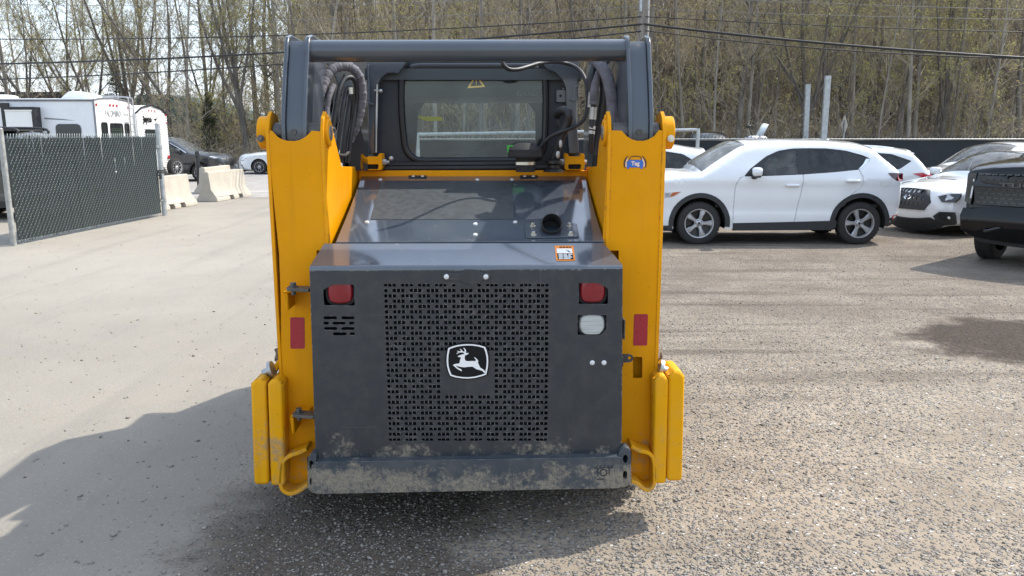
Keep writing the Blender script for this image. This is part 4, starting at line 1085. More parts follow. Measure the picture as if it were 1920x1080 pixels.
class Car:
    """body sheets grown from the side outline; x runs from nose to tail, z up, y across (near side negative)"""
    def __init__(c, sp):
        c.sp = sp
        c.top = np.array(smooth_line(sp['top'], sp.get('n', 4)))
        d = np.hypot(*np.diff(c.top, axis=0).T); k = np.concatenate([[True], d > 1e-4]); c.top = c.top[k]
        c.xa, c.xb = c.top[:, 0].min(), c.top[:, 0].max()
    def edge_dist(c, x, z):
        P = np.stack([np.atleast_1d(x), np.atleast_1d(z)], 1); A, B = c.top[:-1], c.top[1:]
        D = B - A; L2_ = (D ** 2).sum(1) + 1e-12
        t = np.clip(((P[:, None] - A) * D).sum(2) / L2_, 0, 1)
        return np.sqrt((((A + t[..., None] * D) - P[:, None]) ** 2).sum(2)).min(1)
    def w(c, x, z, de=None):
        s = c.sp; x = np.atleast_1d(np.asarray(x, float)); z = np.atleast_1d(np.asarray(z, float))
        w = np.full(x.shape, s['hw'])
        fl, rl = s.get('ftaper', (.75, .17)), s.get('rtaper', (.7, .10))
        a = np.clip((c.xa + fl[0] - x) / fl[0], 0, 1); w -= fl[1] * a ** 2.2
        b = np.clip((x - (c.xb - rl[0])) / rl[0], 0, 1); w -= rl[1] * b ** 2.2
        w -= np.clip(z - s['belt'], 0, None) * s.get('tumble', .36)
        w -= np.clip(.50 - z, 0, None) * .12
        w += s.get('crease', .020) * np.exp(-((z - s['belt'] + .10) / .05) ** 2) - .018 * np.exp(-((z - .60) / .10) ** 2)
        if de is None: de = c.edge_dist(x, z)
        r = s.get('round', .10); q = np.clip(1 - de / r, 0, 1)
        w -= r * .85 * (1 - np.sqrt(np.clip(1 - q * q, 0, 1)))
        return w
    def loop(c):
        s = c.sp; zs = s['sill']; o = [tuple(p) for p in c.top]
        bot = []
        for cx, r in ((s['wx'][1], s['arch']), (s['wx'][0], s['arch'])):
            h = s['R'] - zs; hw_ = math.sqrt(max(1e-6, r * r - h * h)); a0 = math.atan2(-h, hw_)
            for j in range(19):
                t = a0 + (math.pi - 2 * a0) * j / 18
                bot.append((cx + r * math.cos(t), s['R'] + r * math.sin(t)))
        return o + bot
    def map_side(c, off=0.0, sgn=-1):
        return lambda u, v, d: (u, sgn * (float(c.w(u, v)[0]) + off + d), v)
    def profile_w(c): return c.w(c.top[:, 0], c.top[:, 1], np.zeros(len(c.top)))
    def strip(c, mb, i0, i1, u0=-1.0, u1=1.0, off=0.0, m=0, nu=14, skip=None):
        s = c.sp; T = np.gradient(c.top, axis=0); T /= np.linalg.norm(T, axis=1)[:, None] + 1e-9
        N = np.stack([-T[:, 1], T[:, 0]], 1); ws = c.profile_w()
        fb, rb, cr = s.get('fbow', .16), s.get('rbow', .10), s.get('crown', .05)
        vs = []
        for i in range(i0, i1 + 1):
            b = cr * max(0, N[i, 1]) + (fb * max(0, -N[i, 0]) + rb * max(0, N[i, 0]))
            for j in range(nu + 1):
                u = u0 + (u1 - u0) * j / nu
                k = b * (1 - abs(u) ** 2.2) + off
                vs.append((c.top[i, 0] + N[i, 0] * k, u * ws[i], c.top[i, 1] + N[i, 1] * k))
        n = nu + 1
        mb.add(vs, [(i * n + j, i * n + j + 1, (i + 1) * n + j + 1, (i + 1) * n + j) for i in range(i1 - i0) for j in range(nu) if not (skip and skip(i + i0, -1 + 0 + u0 + (u1 - u0) * (j + .5) / nu + (1 if False else 1)))], m)
    def idx(c, x, lo=None):
        """profile point of the upper outline nearest to x (roof line order)"""
        k = np.abs(c.top[:, 0] - x) + (c.top[:, 1] < c.sp['belt'] - .25) * 9
        return int(k.argmin())
    def face(c, rear=False):
        """map (y, z) on the nose or the tail to 3D"""
        s = c.sp; T = np.gradient(c.top, axis=0); T /= np.linalg.norm(T, axis=1)[:, None] + 1e-9
        N = np.stack([-T[:, 1], T[:, 0]], 1); ws = c.profile_w()
        n = len(c.top); half = int(np.argmax(c.top[:, 1]))
        r = range(half, n) if rear else range(0, half)
        zs = np.array([c.top[i, 1] for i in r]); ii = np.array(list(r))
        bow = s.get('rbow', .10) if rear else s.get('fbow', .16)
        od = np.argsort(zs); zs, ii = zs[od], ii[od]
        def f(y, z, d):
            j = min(len(zs) - 1, max(1, int(np.searchsorted(zs, z)))); t = (z - zs[j - 1]) / max(1e-6, zs[j] - zs[j - 1]); t = min(1, max(0, t))
            lerp = lambda A: A[ii[j - 1]] * (1 - t) + A[ii[j]] * t
            x, wv, nx, nz = lerp(c.top[:, 0]), lerp(ws), lerp(N[:, 0]), lerp(N[:, 1])
            b = bow * abs(nx) + s.get('crown', .05) * max(0, nz)
            k = b * (1 - min(1, abs(y / wv)) ** 2.2) + d
            return (x + (nx if rear == (nx > 0) else -abs(nx) if not rear else abs(nx)) * k, y, z + nz * k)
        return f

def make_car(name, label, loc, rz, sp, paint, group, wheel='steel', cat='car', detail=True, glassm=None, sides=(-1, 1)):
    root = empty(name, loc, rz); tag(root, label, cat, group)
    c = Car(sp); s = sp
    dlo = s['dlo']; loop = c.loop()
    xs = np.arange(c.xa + .05, c.xb, .085 if detail else .14); zs_ = np.arange(s['sill'] + .05, c.top[:, 1].max(), .075 if detail else .13)
    pts = [(x, z) for x in xs for z in zs_]
    ringp = []
    C = c.top.mean(0)
    # points just inside the upper outline keep its rounded shoulder
    T = np.gradient(c.top, axis=0); T /= np.linalg.norm(T, axis=1)[:, None] + 1e-9
    for k in (.015, .04, .075):
        ringp += [tuple(p) for p in (c.top - np.stack([-T[:, 1], T[:, 0]], 1) * k)]
    gaps = s.get('gaps', []) if detail else []
    gl = []; glines = []
    for g in gaps:
        g = np.array(smooth_line(g, 5)); t = np.gradient(g, axis=0); t /= np.linalg.norm(t, axis=1)[:, None]; nn = np.stack([-t[:, 1], t[:, 0]], 1)
        gl.append(g)
        glines += [[tuple(p) for p in g + nn * .012], [tuple(p) for p in g], [tuple(p) for p in g - nn * .012]]
    allp = np.array(pts + ringp)
    keep = inside(loop, allp) & ~inside(dlo, allp)
    de = c.edge_dist(allp[:, 0], allp[:, 1]); keep &= de > .010
    if gl:
        gp = np.concatenate(gl)
        dg = np.sqrt(((allp[:, None] - gp[None]) ** 2).sum(2)).min(1)
        keep &= dg > .024
    v, f = tri2d(loop, [dlo], allp[keep], glines)
    w = c.w(v[:, 0], v[:, 1])
    if gl:
        dg = np.sqrt(((v[:, None] - gp[None]) ** 2).sum(2)).min(1)
        w -= np.where(dg < .004, .022, 0)
    mb = MB()
    n = len(v)
    for sg in (-1, 1): mb.add([(a, sg * b, d) for (a, d), b in zip(v, w)], [tuple(t) for t in f] if sg < 0 else [tuple(t[::-1]) for t in f])
    iw0, iw1 = c.idx(s['ws'][0]), c.idx(s['ws'][1]); ir0, ir1 = c.idx(s['rg'][0]), c.idx(s['rg'][1])
    N_ = len(c.top) - 1
    c.strip(mb, 0, iw0); c.strip(mb, iw1, ir0); c.strip(mb, ir1, N_)
    for a, b in ((iw0, iw1), (ir0, ir1)):
        c.strip(mb, a, b, -1, -.90, nu=2); c.strip(mb, a, b, .90, 1, nu=2)
    mb.build('body', paint, root, smooth=38)
    wf = MB(); gm = glassm or CM['shield']
    c.strip(wf, iw0, iw1, -.905, .905, -.004, nu=12); wf.build('windscreen', gm if detail else CM['solid'], root, smooth=60)
    wf = MB(); c.strip(wf, ir0, ir1, -.905, .905, -.004, nu=12); wf.build('rear_window', CM['tint'] if detail else CM['solid'], root, smooth=60)
    # side glazing: black surround with panes set in it
    for sg in sides:
        mb = MB(); 
        hs = s['panes']
        v2, f2 = tri2d(dlo, hs, [p for p in pts if inside(dlo, np.array([p]))[0] and not any(inside(h, np.array([p]))[0] for h in hs)])
        w2 = c.w(v2[:, 0], v2[:, 1])
        mb.add([(a, sg * (b - .003), d) for (a, d), b in zip(v2, w2)], [tuple(t) for t in f2])
        mb.build('window_surround', CM['trim'], root)
        for k, h in enumerate(hs):
            mb = MB(); v2, f2 = tri2d(h, (), [p for p in pts if inside(h, np.array([p]))[0]])
            w2 = c.w(v2[:, 0], v2[:, 1])
            mb.add([(a, sg * (b - .008), d) for (a, d), b in zip(v2, w2)], [tuple(t) for t in f2])
            mb.build('side_window', (CM['glass'] if k == 0 else CM['tint']) if detail else CM['solid'], root)
    # dark arches, floor and cabin
    mb = MB(); hw = s['hw']
    zs = s['sill']
    for cx in s['wx']:
        for sg in (-1, 1):
            r = s['arch']; o = [(cx + r * math.cos(t), s['R'] + r * math.sin(t)) for t in [math.pi * j / 16 for j in range(17)]]
            y0, y1 = sg * (hw - .06), sg * (hw - .36)
            mb.add([(a, y0, b) for a, b in o] + [(a, y1, b) for a, b in o], [(j, j + 1, 18 + j, 17 + j) for j in range(16)])
            mb.add([(a, y1, b) for a, b in o], [tuple(range(17))])
            mb.add([(cx - r, y0, s['R']), (cx - r, y1, s['R']), (cx - r, y1, zs), (cx - r, y0, zs), (cx + r, y0, s['R']), (cx + r, y1, s['R']), (cx + r, y1, zs), (cx + r, y0, zs)], [(0, 1, 2, 3), (4, 5, 6, 7)])
    a0 = s['arch']
    mb.box((s['wx'][0] + a0, -hw + .10, zs + .005), (s['wx'][1] - a0, hw - .10, zs + .10))
    mb.box((c.xa + .25, -hw + .34, zs + .005), (c.xb - .2, hw - .34, zs + .14))
    mb.build('underside', M['void'], root)
    if detail:
        mb = MB(); zb = s['belt']
        xm = s['ws'][0]
        mb.box((xm + .25, -hw + .16, zb - .55), (s['rg'][0] + .1, hw - .16, zb - .50))
        mb.blob((xm + .35, 0, zb - .08), (.25, hw - .17, .10), 4, 20, 10)
        for xx in (xm + 1.25, xm + 2.1):
            for yy in (-.38, .38):
                mb.blob((xx, yy, zb - .10), (.10, .24, .36), 4, 16, 10); mb.blob((xx + .03, yy, zb + .32), (.05, .13, .11), 3, 12, 8)
                mb.blob((xx - .28, yy, zb - .36), (.28, .24, .10), 4, 16, 8)
        mb.build('seat', CM['seat'], root)
    # wheels
    ty, rm = wheel_meshes(wheel)
    for cx in s['wx']:
        for sg in (-1, 1):
            k = s['R'] / .36
            o = put(ty, 'wheel', (cx, sg * (hw - .135), s['R']), root, (0, random.random() * 0 + cx * .7, math.pi if sg > 0 else 0), k)
            put(rm, 'rim', (0, 0, 0), o)
    c.root, c.paint = root, paint
    return c
def side_part(c, name, poly, mat, off=.006, th=.012, sg=-1, m=None, sub=None, rnd=0.0, bevel=.0, spacing=.09):
    poly = rpoly(poly, rnd, 2) if rnd else poly
    a = np.array(poly); g = [(x, z) for x in np.arange(a[:, 0].min(), a[:, 0].max(), spacing) for z in np.arange(a[:, 1].min(), a[:, 1].max(), spacing)]
    g = [p for p, k in zip(g, inside(poly, np.array(g)) if g else []) if k]
    mb = MB(); fm = c.map_side(off, sg); mb.plate(poly, -th, 0, fm, pts=g); return mb.build(name, mat, sub or c.root, bevel=bevel)
def face_part(c, name, poly, mat, rear=False, off=.006, th=.02, sub=None, holes=(), bevel=0.0, spacing=.08, rnd=0.0):
    poly = rpoly(poly, rnd, 2) if rnd else poly
    a = np.array(poly); g = [(x, z) for x in np.arange(a[:, 0].min(), a[:, 0].max(), spacing) for z in np.arange(a[:, 1].min(), a[:, 1].max(), spacing)]
    g = [p for p, k in zip(g, inside(poly, np.array(g)) if g else []) if k and not any(inside(h, np.array([p]))[0] for h in holes)]
    off += .014; f = c.face(rear); mb = MB(); mb.plate(poly, off - th - .01, off, f, holes, pts=g); return mb.build(name, mat, sub or c.root, bevel=bevel)
def mirror_part(c, x, z, paint, sg=-1, k=1.0, flip=1):
    w = float(c.w(x, z)[0]); mb = MB()
    mb.blob((x + .02, sg * (w + .13), z + .09 * k), (.075 * k, .115 * k, .075 * k), 3.2, 18, 12); o = mb.build('wing_mirror', paint, c.root, smooth=60)
    mb = MB(); mb.blob((x + .03, sg * (w + .10), z + .015 * k), (.055 * k, .12 * k, .022 * k), 3, 14, 8); mb.blob((x + .01, sg * (w + .01), z - .0), (.05, .05, .035), 3, 12, 8); mb.blob((x + .085, sg * (w + .13), z + .085 * k), (.012, .10 * k, .06 * k), 3, 14, 8); mb.build('mirror_base', CM['trim'], o)

# ---- the white crossover that stands side-on
cv = lambda a, b: ((a - 255) / 307.4 - 1.35, (903 - b) / 307.4)
CX = dict(
    top=[cv(*q) for q in ((8, 832), (-22, 800), (-32, 740), (-30, 680), (-18, 625), (10, 592), (60, 570), (150, 547), (225, 541), (268, 537), (330, 497), (400, 453), (470, 412), (510, 400), (570, 389), (680, 380), (790, 378), (900, 380), (1000, 387), (1080, 396), (1150, 418), (1165, 428), (1205, 462), (1250, 498), (1278, 522), (1293, 556), (1302, 620), (1303, 680), (1297, 735), (1288, 765), (1262, 800), (1240, 806))],
    sill=.27, R=.36, wx=(-1.35, 1.35), arch=.44, hw=.92, belt=1.17, tumble=.42, round=.085, n=4,
    dlo=rpoly([cv(*q) for q in ((470, 551), (505, 512), (590, 450), (655, 422), (725, 411), (800, 409), (905, 410), (1000, 421), (1085, 444), (1127, 462), (1098, 492), (1062, 517), (930, 530), (770, 541), (600, 548))], .03, 2),
    panes=[rpoly([cv(*q) for q in ((520, 542), (545, 512), (600, 462), (660, 433), (748, 418), (748, 538), (620, 543))], .02, 2), rpoly([cv(*q) for q in ((805, 416), (975, 423), (996, 521), (806, 533))], .02, 2), rpoly([cv(*q) for q in ((1004, 426), (1060, 440), (1112, 459), (1052, 514), (1040, 514))], .015, 2)],
    ws=(cv(268, 0)[0], cv(495, 0)[0]), rg=(cv(1158, 0)[0], cv(1270, 0)[0]), fbow=.22, rbow=.10, crown=.05,
    gaps=[[cv(*q) for q in ((455, 556), (432, 600), (428, 700), (428, 780))], [cv(*q) for q in ((775, 546), (774, 600), (758, 700), (744, 790))], [cv(*q) for q in ((1064, 522), (1080, 560), (1078, 605), (1035, 640), (985, 690), (955, 740), (948, 775))]],
)
shield_sheen = glass('sheen_windscreen_glass', (.75, .82, .80), .85, .30)  # stronger pale film, a painted stand-in for the sky's reflection
cx = make_car('parked_crossover', 'white crossover parked side-on on the dirt with steel wheels and red tools on its dash', (4.50, 14.32, 0), 0, CX, CM['white'], 'cars parked in the yard', glassm=shield_sheen)
for sg in (-1, 1):
    for xc in CX['wx']:
        r0, r1, z = CX['arch'] - .004, CX['arch'] + .075, CX['R']
        a0 = math.asin(max(-1, (.30 - z) / r1))
        ang = [a0 + (math.pi - 2 * a0) * j / 20 for j in range(21)]
        o = [(xc + r1 * math.cos(t), z + r1 * math.sin(t)) for t in ang] + [(xc + r0 * math.cos(t), max(.27, z + r0 * math.sin(t))) for t in reversed(ang)]
        side_part(cx, 'arch_cladding', o, CM['clad'], .012, .03, sg)
    side_part(cx, 'sill_cladding', [cv(*q) for q in ((428, 790), (745, 783), (962, 777), (962, 812), (940, 826), (430, 829))], CM['clad'], .014, .05, sg)
    side_part(cx, 'front_lower_cladding', [cv(*q) for q in ((-25, 803), (115, 803), (120, 832), (10, 834))], CM['clad'], .012, .05, sg)
    side_part(cx, 'rear_lower_cladding', [cv(*q) for q in ((1240, 765), (1288, 757), (1284, 775), (1258, 806), (1236, 808))], CM['clad'], .012, .05, sg)
    side_part(cx, 'tail_light', [cv(*q) for q in ((1212, 534), (1240, 533), (1298, 536), (1300, 572), (1262, 574), (1232, 556))], CM['taildark'], .008, .02, sg)
    side_part(cx, 'tail_lens', [cv(*q) for q in ((1262, 540), (1298, 538), (1299, 570), (1268, 571))], CM['tail'], .014, .02, sg)
    side_part(cx, 'rear_reflector', [cv(*q) for q in ((1255, 752), (1288, 748), (1284, 770), (1258, 776))], CM['tail'], .016, .02, sg)
    side_part(cx, 'headlight', [cv(*q) for q in ((155, 628), (100, 632), (20, 640), (-24, 652), (-24, 668), (60, 665), (105, 655))], CM['lampclear'], .006, .02, sg)
    side_part(cx, 'side_marker', [cv(*q) for q in ((152, 628), (112, 632), (96, 655), (118, 650))], CM['amber'], .010, .01, sg)
    for q in ((686, 758, 597), (990, 1063, 574)):
        mb = MB(); xa_, z_ = cv(q[0], q[2]); xb_, _ = cv(q[1], q[2]); w_ = float(cx.w((xa_ + xb_) / 2, z_)[0])
        mb.blob(((xa_ + xb_) / 2, sg * (w_ + .022), z_ + .005), ((xb_ - xa_) / 2, .022, .022), 3.2, 18, 10); mb.build('door_handle', CM['white'], cx.root, smooth=60)
    side_part(cx, 'quarter_garnish', [cv(*q) for q in ((1102, 462), (1123, 462), (1098, 492), (1068, 512), (1058, 514), (1085, 488))], CM['chrome'], .004, .01, sg)
    mirror_part(cx, cv(520, 0)[0], cv(0, 553)[1], CM['white'], sg)
side_part(cx, 'fuel_flap', rpoly([cv(*q) for q in ((1172, 566), (1230, 564), (1234, 603), (1176, 606))], .04, 3), CM['white'], .0035, .006)
mb = MB(); a, b = cv(946, 381), cv(1000, 367); mb.plate([(a[0], a[1] - .005), (b[0] - .06, b[1] + .0), (b[0], b[1] + .005), (b[0] + .01, a[1] - .03)], -.03, .03, XZ); mb.build('roof_fin', CM['white'], cx.root, bevel=.01)
mb = MB(); mb.blob((0, 0, 0), (.06, .06, .09), 3, 14, 8, 0); mb.blob((0, 0, .12), (.03, .03, .05), 3, 12, 6, 0); mb.tube(spline([(.02, 0, .1), (.10, .02, .17), (.20, 0, .12), (.20, 0, .0)], 5), .009, 8, 1); mb.blob((.10, .05, .02), (.05, .05, .07), 3, 12, 6, 0)
zt_d = cv(0, 541)[1]
o = mb.build('red_bottle_jack', [CM['red'], CM['trim']], None, smooth=50); o.location = (4.50 + cv(345, 0)[0], 14.32 - .42, zt_d + .03); tag(o, 'red tool with a black hose lying on the crossover dashboard', 'tool')
mb = MB(); mb.tube([(0, 0, 0), (.22, .0, .13)], .05, 14, 0); mb.tube([(.22, 0, .13), (.28, 0, .165)], .052, 14, 1); mb.tube([(-.03, 0, -.02), (0, 0, 0)], .045, 14, 1)
o = mb.build('blue_cylinder', [CM['bluep'], CM['trim']], None, smooth=50); o.location = (4.50 + cv(410, 0)[0], 14.32 - .46, zt_d + .05); tag(o, 'dark blue cylinder leaning behind the crossover windscreen', 'cylinder')

# ---- other cars
SUV = dict(
    top=[(-2.22, .28), (-2.30, .42), (-2.30, .62), (-2.25, .80), (-2.12, .93), (-1.7, 1.02), (-1.25, 1.08), (-1.0, 1.12), (-.7, 1.32), (-.35, 1.53), (-.1, 1.61), (.4, 1.67), (.9, 1.67), (1.4, 1.62), (1.72, 1.55), (1.80, 1.50), (2.0, 1.28), (2.10, 1.12), (2.20, 1.0), (2.27, .75), (2.26, .50), (2.18, .33), (2.05, .28)],
    sill=.27, R=.35, wx=(-1.36, 1.33), arch=.41, hw=.91, belt=1.05, tumble=.38, round=.10, n=4,
    dlo=rpoly([(-.85, 1.12), (-.55, 1.30), (-.2, 1.48), (.1, 1.55), (.7, 1.57), (1.3, 1.52), (1.72, 1.36), (1.45, 1.17), (.6, 1.11)], .03, 2),
    panes=[rpoly([(-.68, 1.14), (-.45, 1.29), (-.1, 1.47), (.16, 1.525), (.16, 1.13)], .02, 2), rpoly([(.26, 1.13), (.26, 1.53), (.9, 1.53), (1.0, 1.16)], .02, 2), rpoly([(1.08, 1.17), (1.02, 1.51), (1.3, 1.485), (1.62, 1.36), (1.42, 1.20)], .02, 2)],
    ws=(-1.0, -.12), rg=(1.80, 2.10), fbow=.2, rbow=.12)
def variant(base, **k): d = dict(base); d.update(k); return d
def suv_bits(c, clad=True, mirrors=True):
    s = c.sp
    if clad:
        for sg in (-1, 1):
            for xc in s['wx']:
                r0, r1, z = s['arch'] - .004, s['arch'] + .06, s['R']; ang = [math.pi * j / 16 for j in range(17)]
                side_part(c, 'arch_cladding', [(xc + r1 * math.cos(t), z + r1 * math.sin(t)) for t in ang] + [(xc + r0 * math.cos(t), z + r0 * math.sin(t)) for t in reversed(ang)], CM['clad'], .01, .03, sg, spacing=.2)
            side_part(c, 'sill_cladding', [(s['wx'][0] + s['arch'] + .05, .40), (s['wx'][1] - s['arch'] - .05, .40), (s['wx'][1] - s['arch'] - .03, .28), (s['wx'][0] + s['arch'] + .03, .28)], CM['clad'], .012, .05, sg, spacing=.2)
    for sg in (-1, 1) if mirrors else (): mirror_part(c, -.62, 1.10, c.paint, sg)

# white hatch whose tail shows at the loader's right shoulder: sloping spoiler, thin red lamps
HB = variant(SUV, top=[(-2.22, .28), (-2.30, .42), (-2.30, .62), (-2.25, .78), (-2.12, .90), (-1.7, .99), (-1.25, 1.05), (-1.0, 1.09), (-.7, 1.28), (-.35, 1.47), (-.1, 1.55), (.4, 1.60), (.9, 1.58), (1.3, 1.52), (1.62, 1.47), (1.66, 1.42), (1.9, 1.20), (2.12, 1.05), (2.24, .98), (2.28, .75), (2.26, .50), (2.18, .33), (2.05, .28)], rg=(1.68, 2.08), hw=.90,
    dlo=rpoly([(-.85, 1.08), (-.55, 1.25), (-.2, 1.43), (.1, 1.49), (.7, 1.50), (1.15, 1.43), (1.38, 1.30), (1.2, 1.14), (.6, 1.08)], .03, 2),
    panes=[rpoly([(-.68, 1.1), (-.45, 1.25), (-.1, 1.42), (.16, 1.465), (.16, 1.09)], .02, 2), rpoly([(.26, 1.09), (.26, 1.465), (.9, 1.45), (1.1, 1.40), (1.30, 1.30), (1.16, 1.15), (.9, 1.10)], .02, 2)])
hb = make_car('parked_hatchback', 'white hatchback with a roof spoiler, half hidden behind the loader, by the pipe gate frame', (W(1240, 300, 17.2).x - .78, 17.6, 0), R(0), HB, CM['white'], 'cars parked in the yard')
suv_bits(hb)
for sg in (-1, 1):
    side_part(hb, 'tail_light', [(1.66, .995), (1.95, 1.02), (2.22, .985), (2.20, .94), (1.85, .93)], CM['tail'], .010, .02, sg)
mb = MB(); f_ = [(1.55, 1.50), (1.72, 1.485), (1.84, 1.43), (1.80, 1.415), (1.60, 1.44)]; mb.plate(f_, -.52, .52, XZ); mb.build('roof_spoiler', CM['white'], hb.root, bevel=.012)
mb = MB(); mb.plate([(1.60, 1.435), (1.80, 1.41), (2.06, 1.12), (2.02, 1.11)], .50, .53, XZ); mb.plate([(1.60, 1.435), (1.80, 1.41), (2.06, 1.12), (2.02, 1.11)], -.53, -.50, XZ); mb.build('rear_window_fin', CM['trim'], hb.root)

# white SUV behind the crossover's tail: wrap-round red lamps
RG = variant(SUV, top=[(a, b if b < .5 else b * .925) for a, b in SUV['top']], hw=.92, belt=.98, dlo=[(a, b * .925) for a, b in SUV['dlo']], panes=[[(a, b * .925) for a, b in p] for p in SUV['panes']])
rg_ = make_car('parked_suv', 'white SUV with wide red tail lamps standing behind the crossover, against the black fence', (W(1746, 320, 17.9).x - 2.22, 18.6, 0), R(-4), RG, CM['pearl'], 'cars parked in the yard')
suv_bits(rg_, mirrors=False)
for sg in (-1, 1):
    side_part(rg_, 'tail_light', [(1.72, .99), (1.92, 1.01), (2.16, .99), (2.22, .94), (2.24, .78), (2.16, .76), (2.10, .84), (1.9, .92)], CM['tail'], .010, .02, sg)
    side_part(rg_, 'lamp_lens', [(2.12, .90), (2.22, .90), (2.23, .84), (2.14, .84)], CM['lampclear'], .014, .02, sg)
mb = MB(); mb.plate([(1.5, 1.48), (1.74, 1.466), (1.88, 1.415), (1.84, 1.39), (1.6, 1.425)], -.55, .55, XZ); mb.build('roof_spoiler', CM['pearl'], rg_.root, bevel=.012)
for sg in (-1, 1):
    mb = MB(); mb.tube(spline([(-.1, sg * .56, 1.505), (.2, sg * .57, 1.56), (.9, sg * .57, 1.57), (1.4, sg * .56, 1.525)], 5), .018, 8); mb.build('roof_rail', CM['chrome'], rg_.root)

# white sedan, nose towards us, with a bonnet scoop and a six-sided grille
SED = dict(
    top=[(-2.22, .20), (-2.30, .34), (-2.31, .52), (-2.28, .66), (-2.20, .76), (-2.0, .85), (-1.6, .93), (-1.1, .985), (-.85, 1.01), (-.5, 1.19), (-.1, 1.37), (.2, 1.43), (.6, 1.455), (1.0, 1.42), (1.3, 1.32), (1.65, 1.13), (1.75, 1.09), (2.15, 1.08), (2.28, 1.02), (2.34, .80), (2.32, .5), (2.25, .3), (2.1, .22)],
    sill=.21, R=.33, wx=(-1.40, 1.28), arch=.385, hw=.90, belt=.98, tumble=.42, round=.11, n=4,
    dlo=rpoly([(-.7, 1.02), (-.35, 1.2), (.05, 1.33), (.5, 1.37), (1.0, 1.33), (1.4, 1.14), (1.1, 1.03), (.3, 1.0)], .03, 2),
    panes=[rpoly([(-.52, 1.035), (-.3, 1.18), (.05, 1.305), (.22, 1.325), (.22, 1.02)], .02, 2), rpoly([(.3, 1.02), (.3, 1.335), (.6, 1.34), (.98, 1.30), (1.28, 1.14), (1.05, 1.05)], .02, 2)],
    ws=(-.85, .12), rg=(1.1, 1.68), fbow=.26, rbow=.12, ftaper=(.85, .16))
sp_ = W(1706, 424, 14.6)
wr_rz = R(26)
_nose = Vector((-2.3, 0, 0)); _rot = Matrix.Rotation(wr_rz, 3, 'Z')
def seat_car(px, py, Y, rz, local):
    """place a car so that its own point `local` stands at the given ground spot"""
    g = W(px, py, Y); r = Matrix.Rotation(rz, 3, 'Z') @ Vector(local)
    return (g.x - r.x, g.y - r.y, 0)
wr = make_car('parked_sedan', 'white sedan with a bonnet scoop and honeycomb grille, nose towards us between crossover and pickup', seat_car(1702, 420, 14.95, wr_rz, (-2.5, 0, 0)), wr_rz, SED, CM['white'], 'cars parked in the yard')
hexo = [(-.33, .71), (.33, .71), (.41, .585), (.33, .47), (-.33, .47), (-.41, .585)]
cells = []
for r_ in range(4):
    for k_ in range(-6, 7):
        x_, z_ = k_ * .084 + (.042 if r_ % 2 else 0), .69 - .066 * r_ - .01
        h_ = [(x_ + .034 * math.cos(t), z_ + .026 * math.sin(t)) for t in [math.pi / 3 * i for i in range(6)]]
        if all(inside(hexo, np.array(h_) * np.array([[1.06, 1.0]]))): cells.append(h_)
g_ = face_part(wr, 'grille', hexo, CM['trim'], off=.012, th=.03, bevel=.004)
face_part(wr, 'grille_mesh', hexo, CM['clad'], off=.022, th=.012, holes=cells, sub=g_)
mb = MB(); f_ = wr.face(); mb.plate([(.085 * math.cos(t), .63 + .040 * math.sin(t)) for t in [2 * math.pi * i / 20 for i in range(20)]], .02, .034, f_, [[(.07 * math.cos(t), .63 + .030 * math.sin(t)) for t in [2 * math.pi * i / 20 for i in range(20)]]])
for a, b, r_ in ((-.03, .635, .016), (.02, .64, .009), (.04, .632, .009), (.015, .622, .009), (.04, .618, .008)): mb.plate(circ(a, b, r_, 6), .02, .034, f_)
mb.build('badge', CM['chrome'], g_)
for sg in (-1, 1):
    q = lambda pts: [(sg * a, b) for a, b in pts]
    hl = face_part(wr, 'headlight', q([(.50, .665), (.62, .735), (.80, .765), (.815, .70), (.76, .64), (.56, .61)]), CM['lampdark'], off=.012, th=.03)
    face_part(wr, 'headlamp_lens', q([(.60, .72), (.68, .755), (.72, .70), (.66, .635), (.60, .625)]), CM['lampclear'], off=.018, th=.012, sub=hl)
    face_part(wr, 'running_light', q([(.48, .68), (.62, .75), (.80, .782), (.80, .767), (.62, .732), (.49, .665)]), CM['white'], off=.020, th=.012, sub=hl)
    side_part(wr, 'side_marker', [(-2.0, .71), (-1.86, .74), (-1.84, .70), (-1.98, .66)], CM['amber'], .010, .02, sg)
    face_part(wr, 'fog_surround', q([(.47, .39), (.55, .455), (.78, .46), (.81, .38), (.80, .25), (.62, .23), (.52, .27)]), CM['clad'], off=.016, th=.04)
    face_part(wr, 'fog_recess', q([(.54, .395), (.57, .435), (.74, .44), (.76, .37), (.70, .32), (.58, .33)]), M['void'], off=.019, th=.01)
    mb = MB(); p_ = f_(sg * .70, .36, .02); mb.blob(p_, (.03, .035, .03), 2, 12, 8); mb.build('fog_lamp', CM['fog'], wr.root)
    mirror_part(wr, -.5, 1.0, CM['white'], sg)
face_part(wr, 'lower_grille', [(-.42, .37), (.42, .37), (.62, .24), (.50, .20), (-.50, .20), (-.62, .24)], CM['clad'], off=.014, th=.03)
mb = MB()
def hood_pt(x, y, d):
    i = wr.idx(x); return (x, y, wr.top[i, 1] + .05 * (1 - abs(y / .8) ** 2.2) + d)
mb.add([hood_pt(-1.75, -.27, .012), hood_pt(-1.75, .27, .012), hood_pt(-1.70, .30, .055), hood_pt(-1.70, -.30, .055), hood_pt(-1.25, -.24, .004), hood_pt(-1.25, .24, .004)], [(3, 2, 5, 4), (0, 3, 4), (1, 5, 2)])
sc_ = mb.build('bonnet_scoop', CM['white'], wr.root)
mb = MB(); mb.add([hood_pt(-1.752, -.25, .014), hood_pt(-1.752, .25, .014), hood_pt(-1.712, .275, .047), hood_pt(-1.712, -.275, .047)], [(0, 1, 2, 3)]); mb.build('scoop_opening', M['void'], sc_)

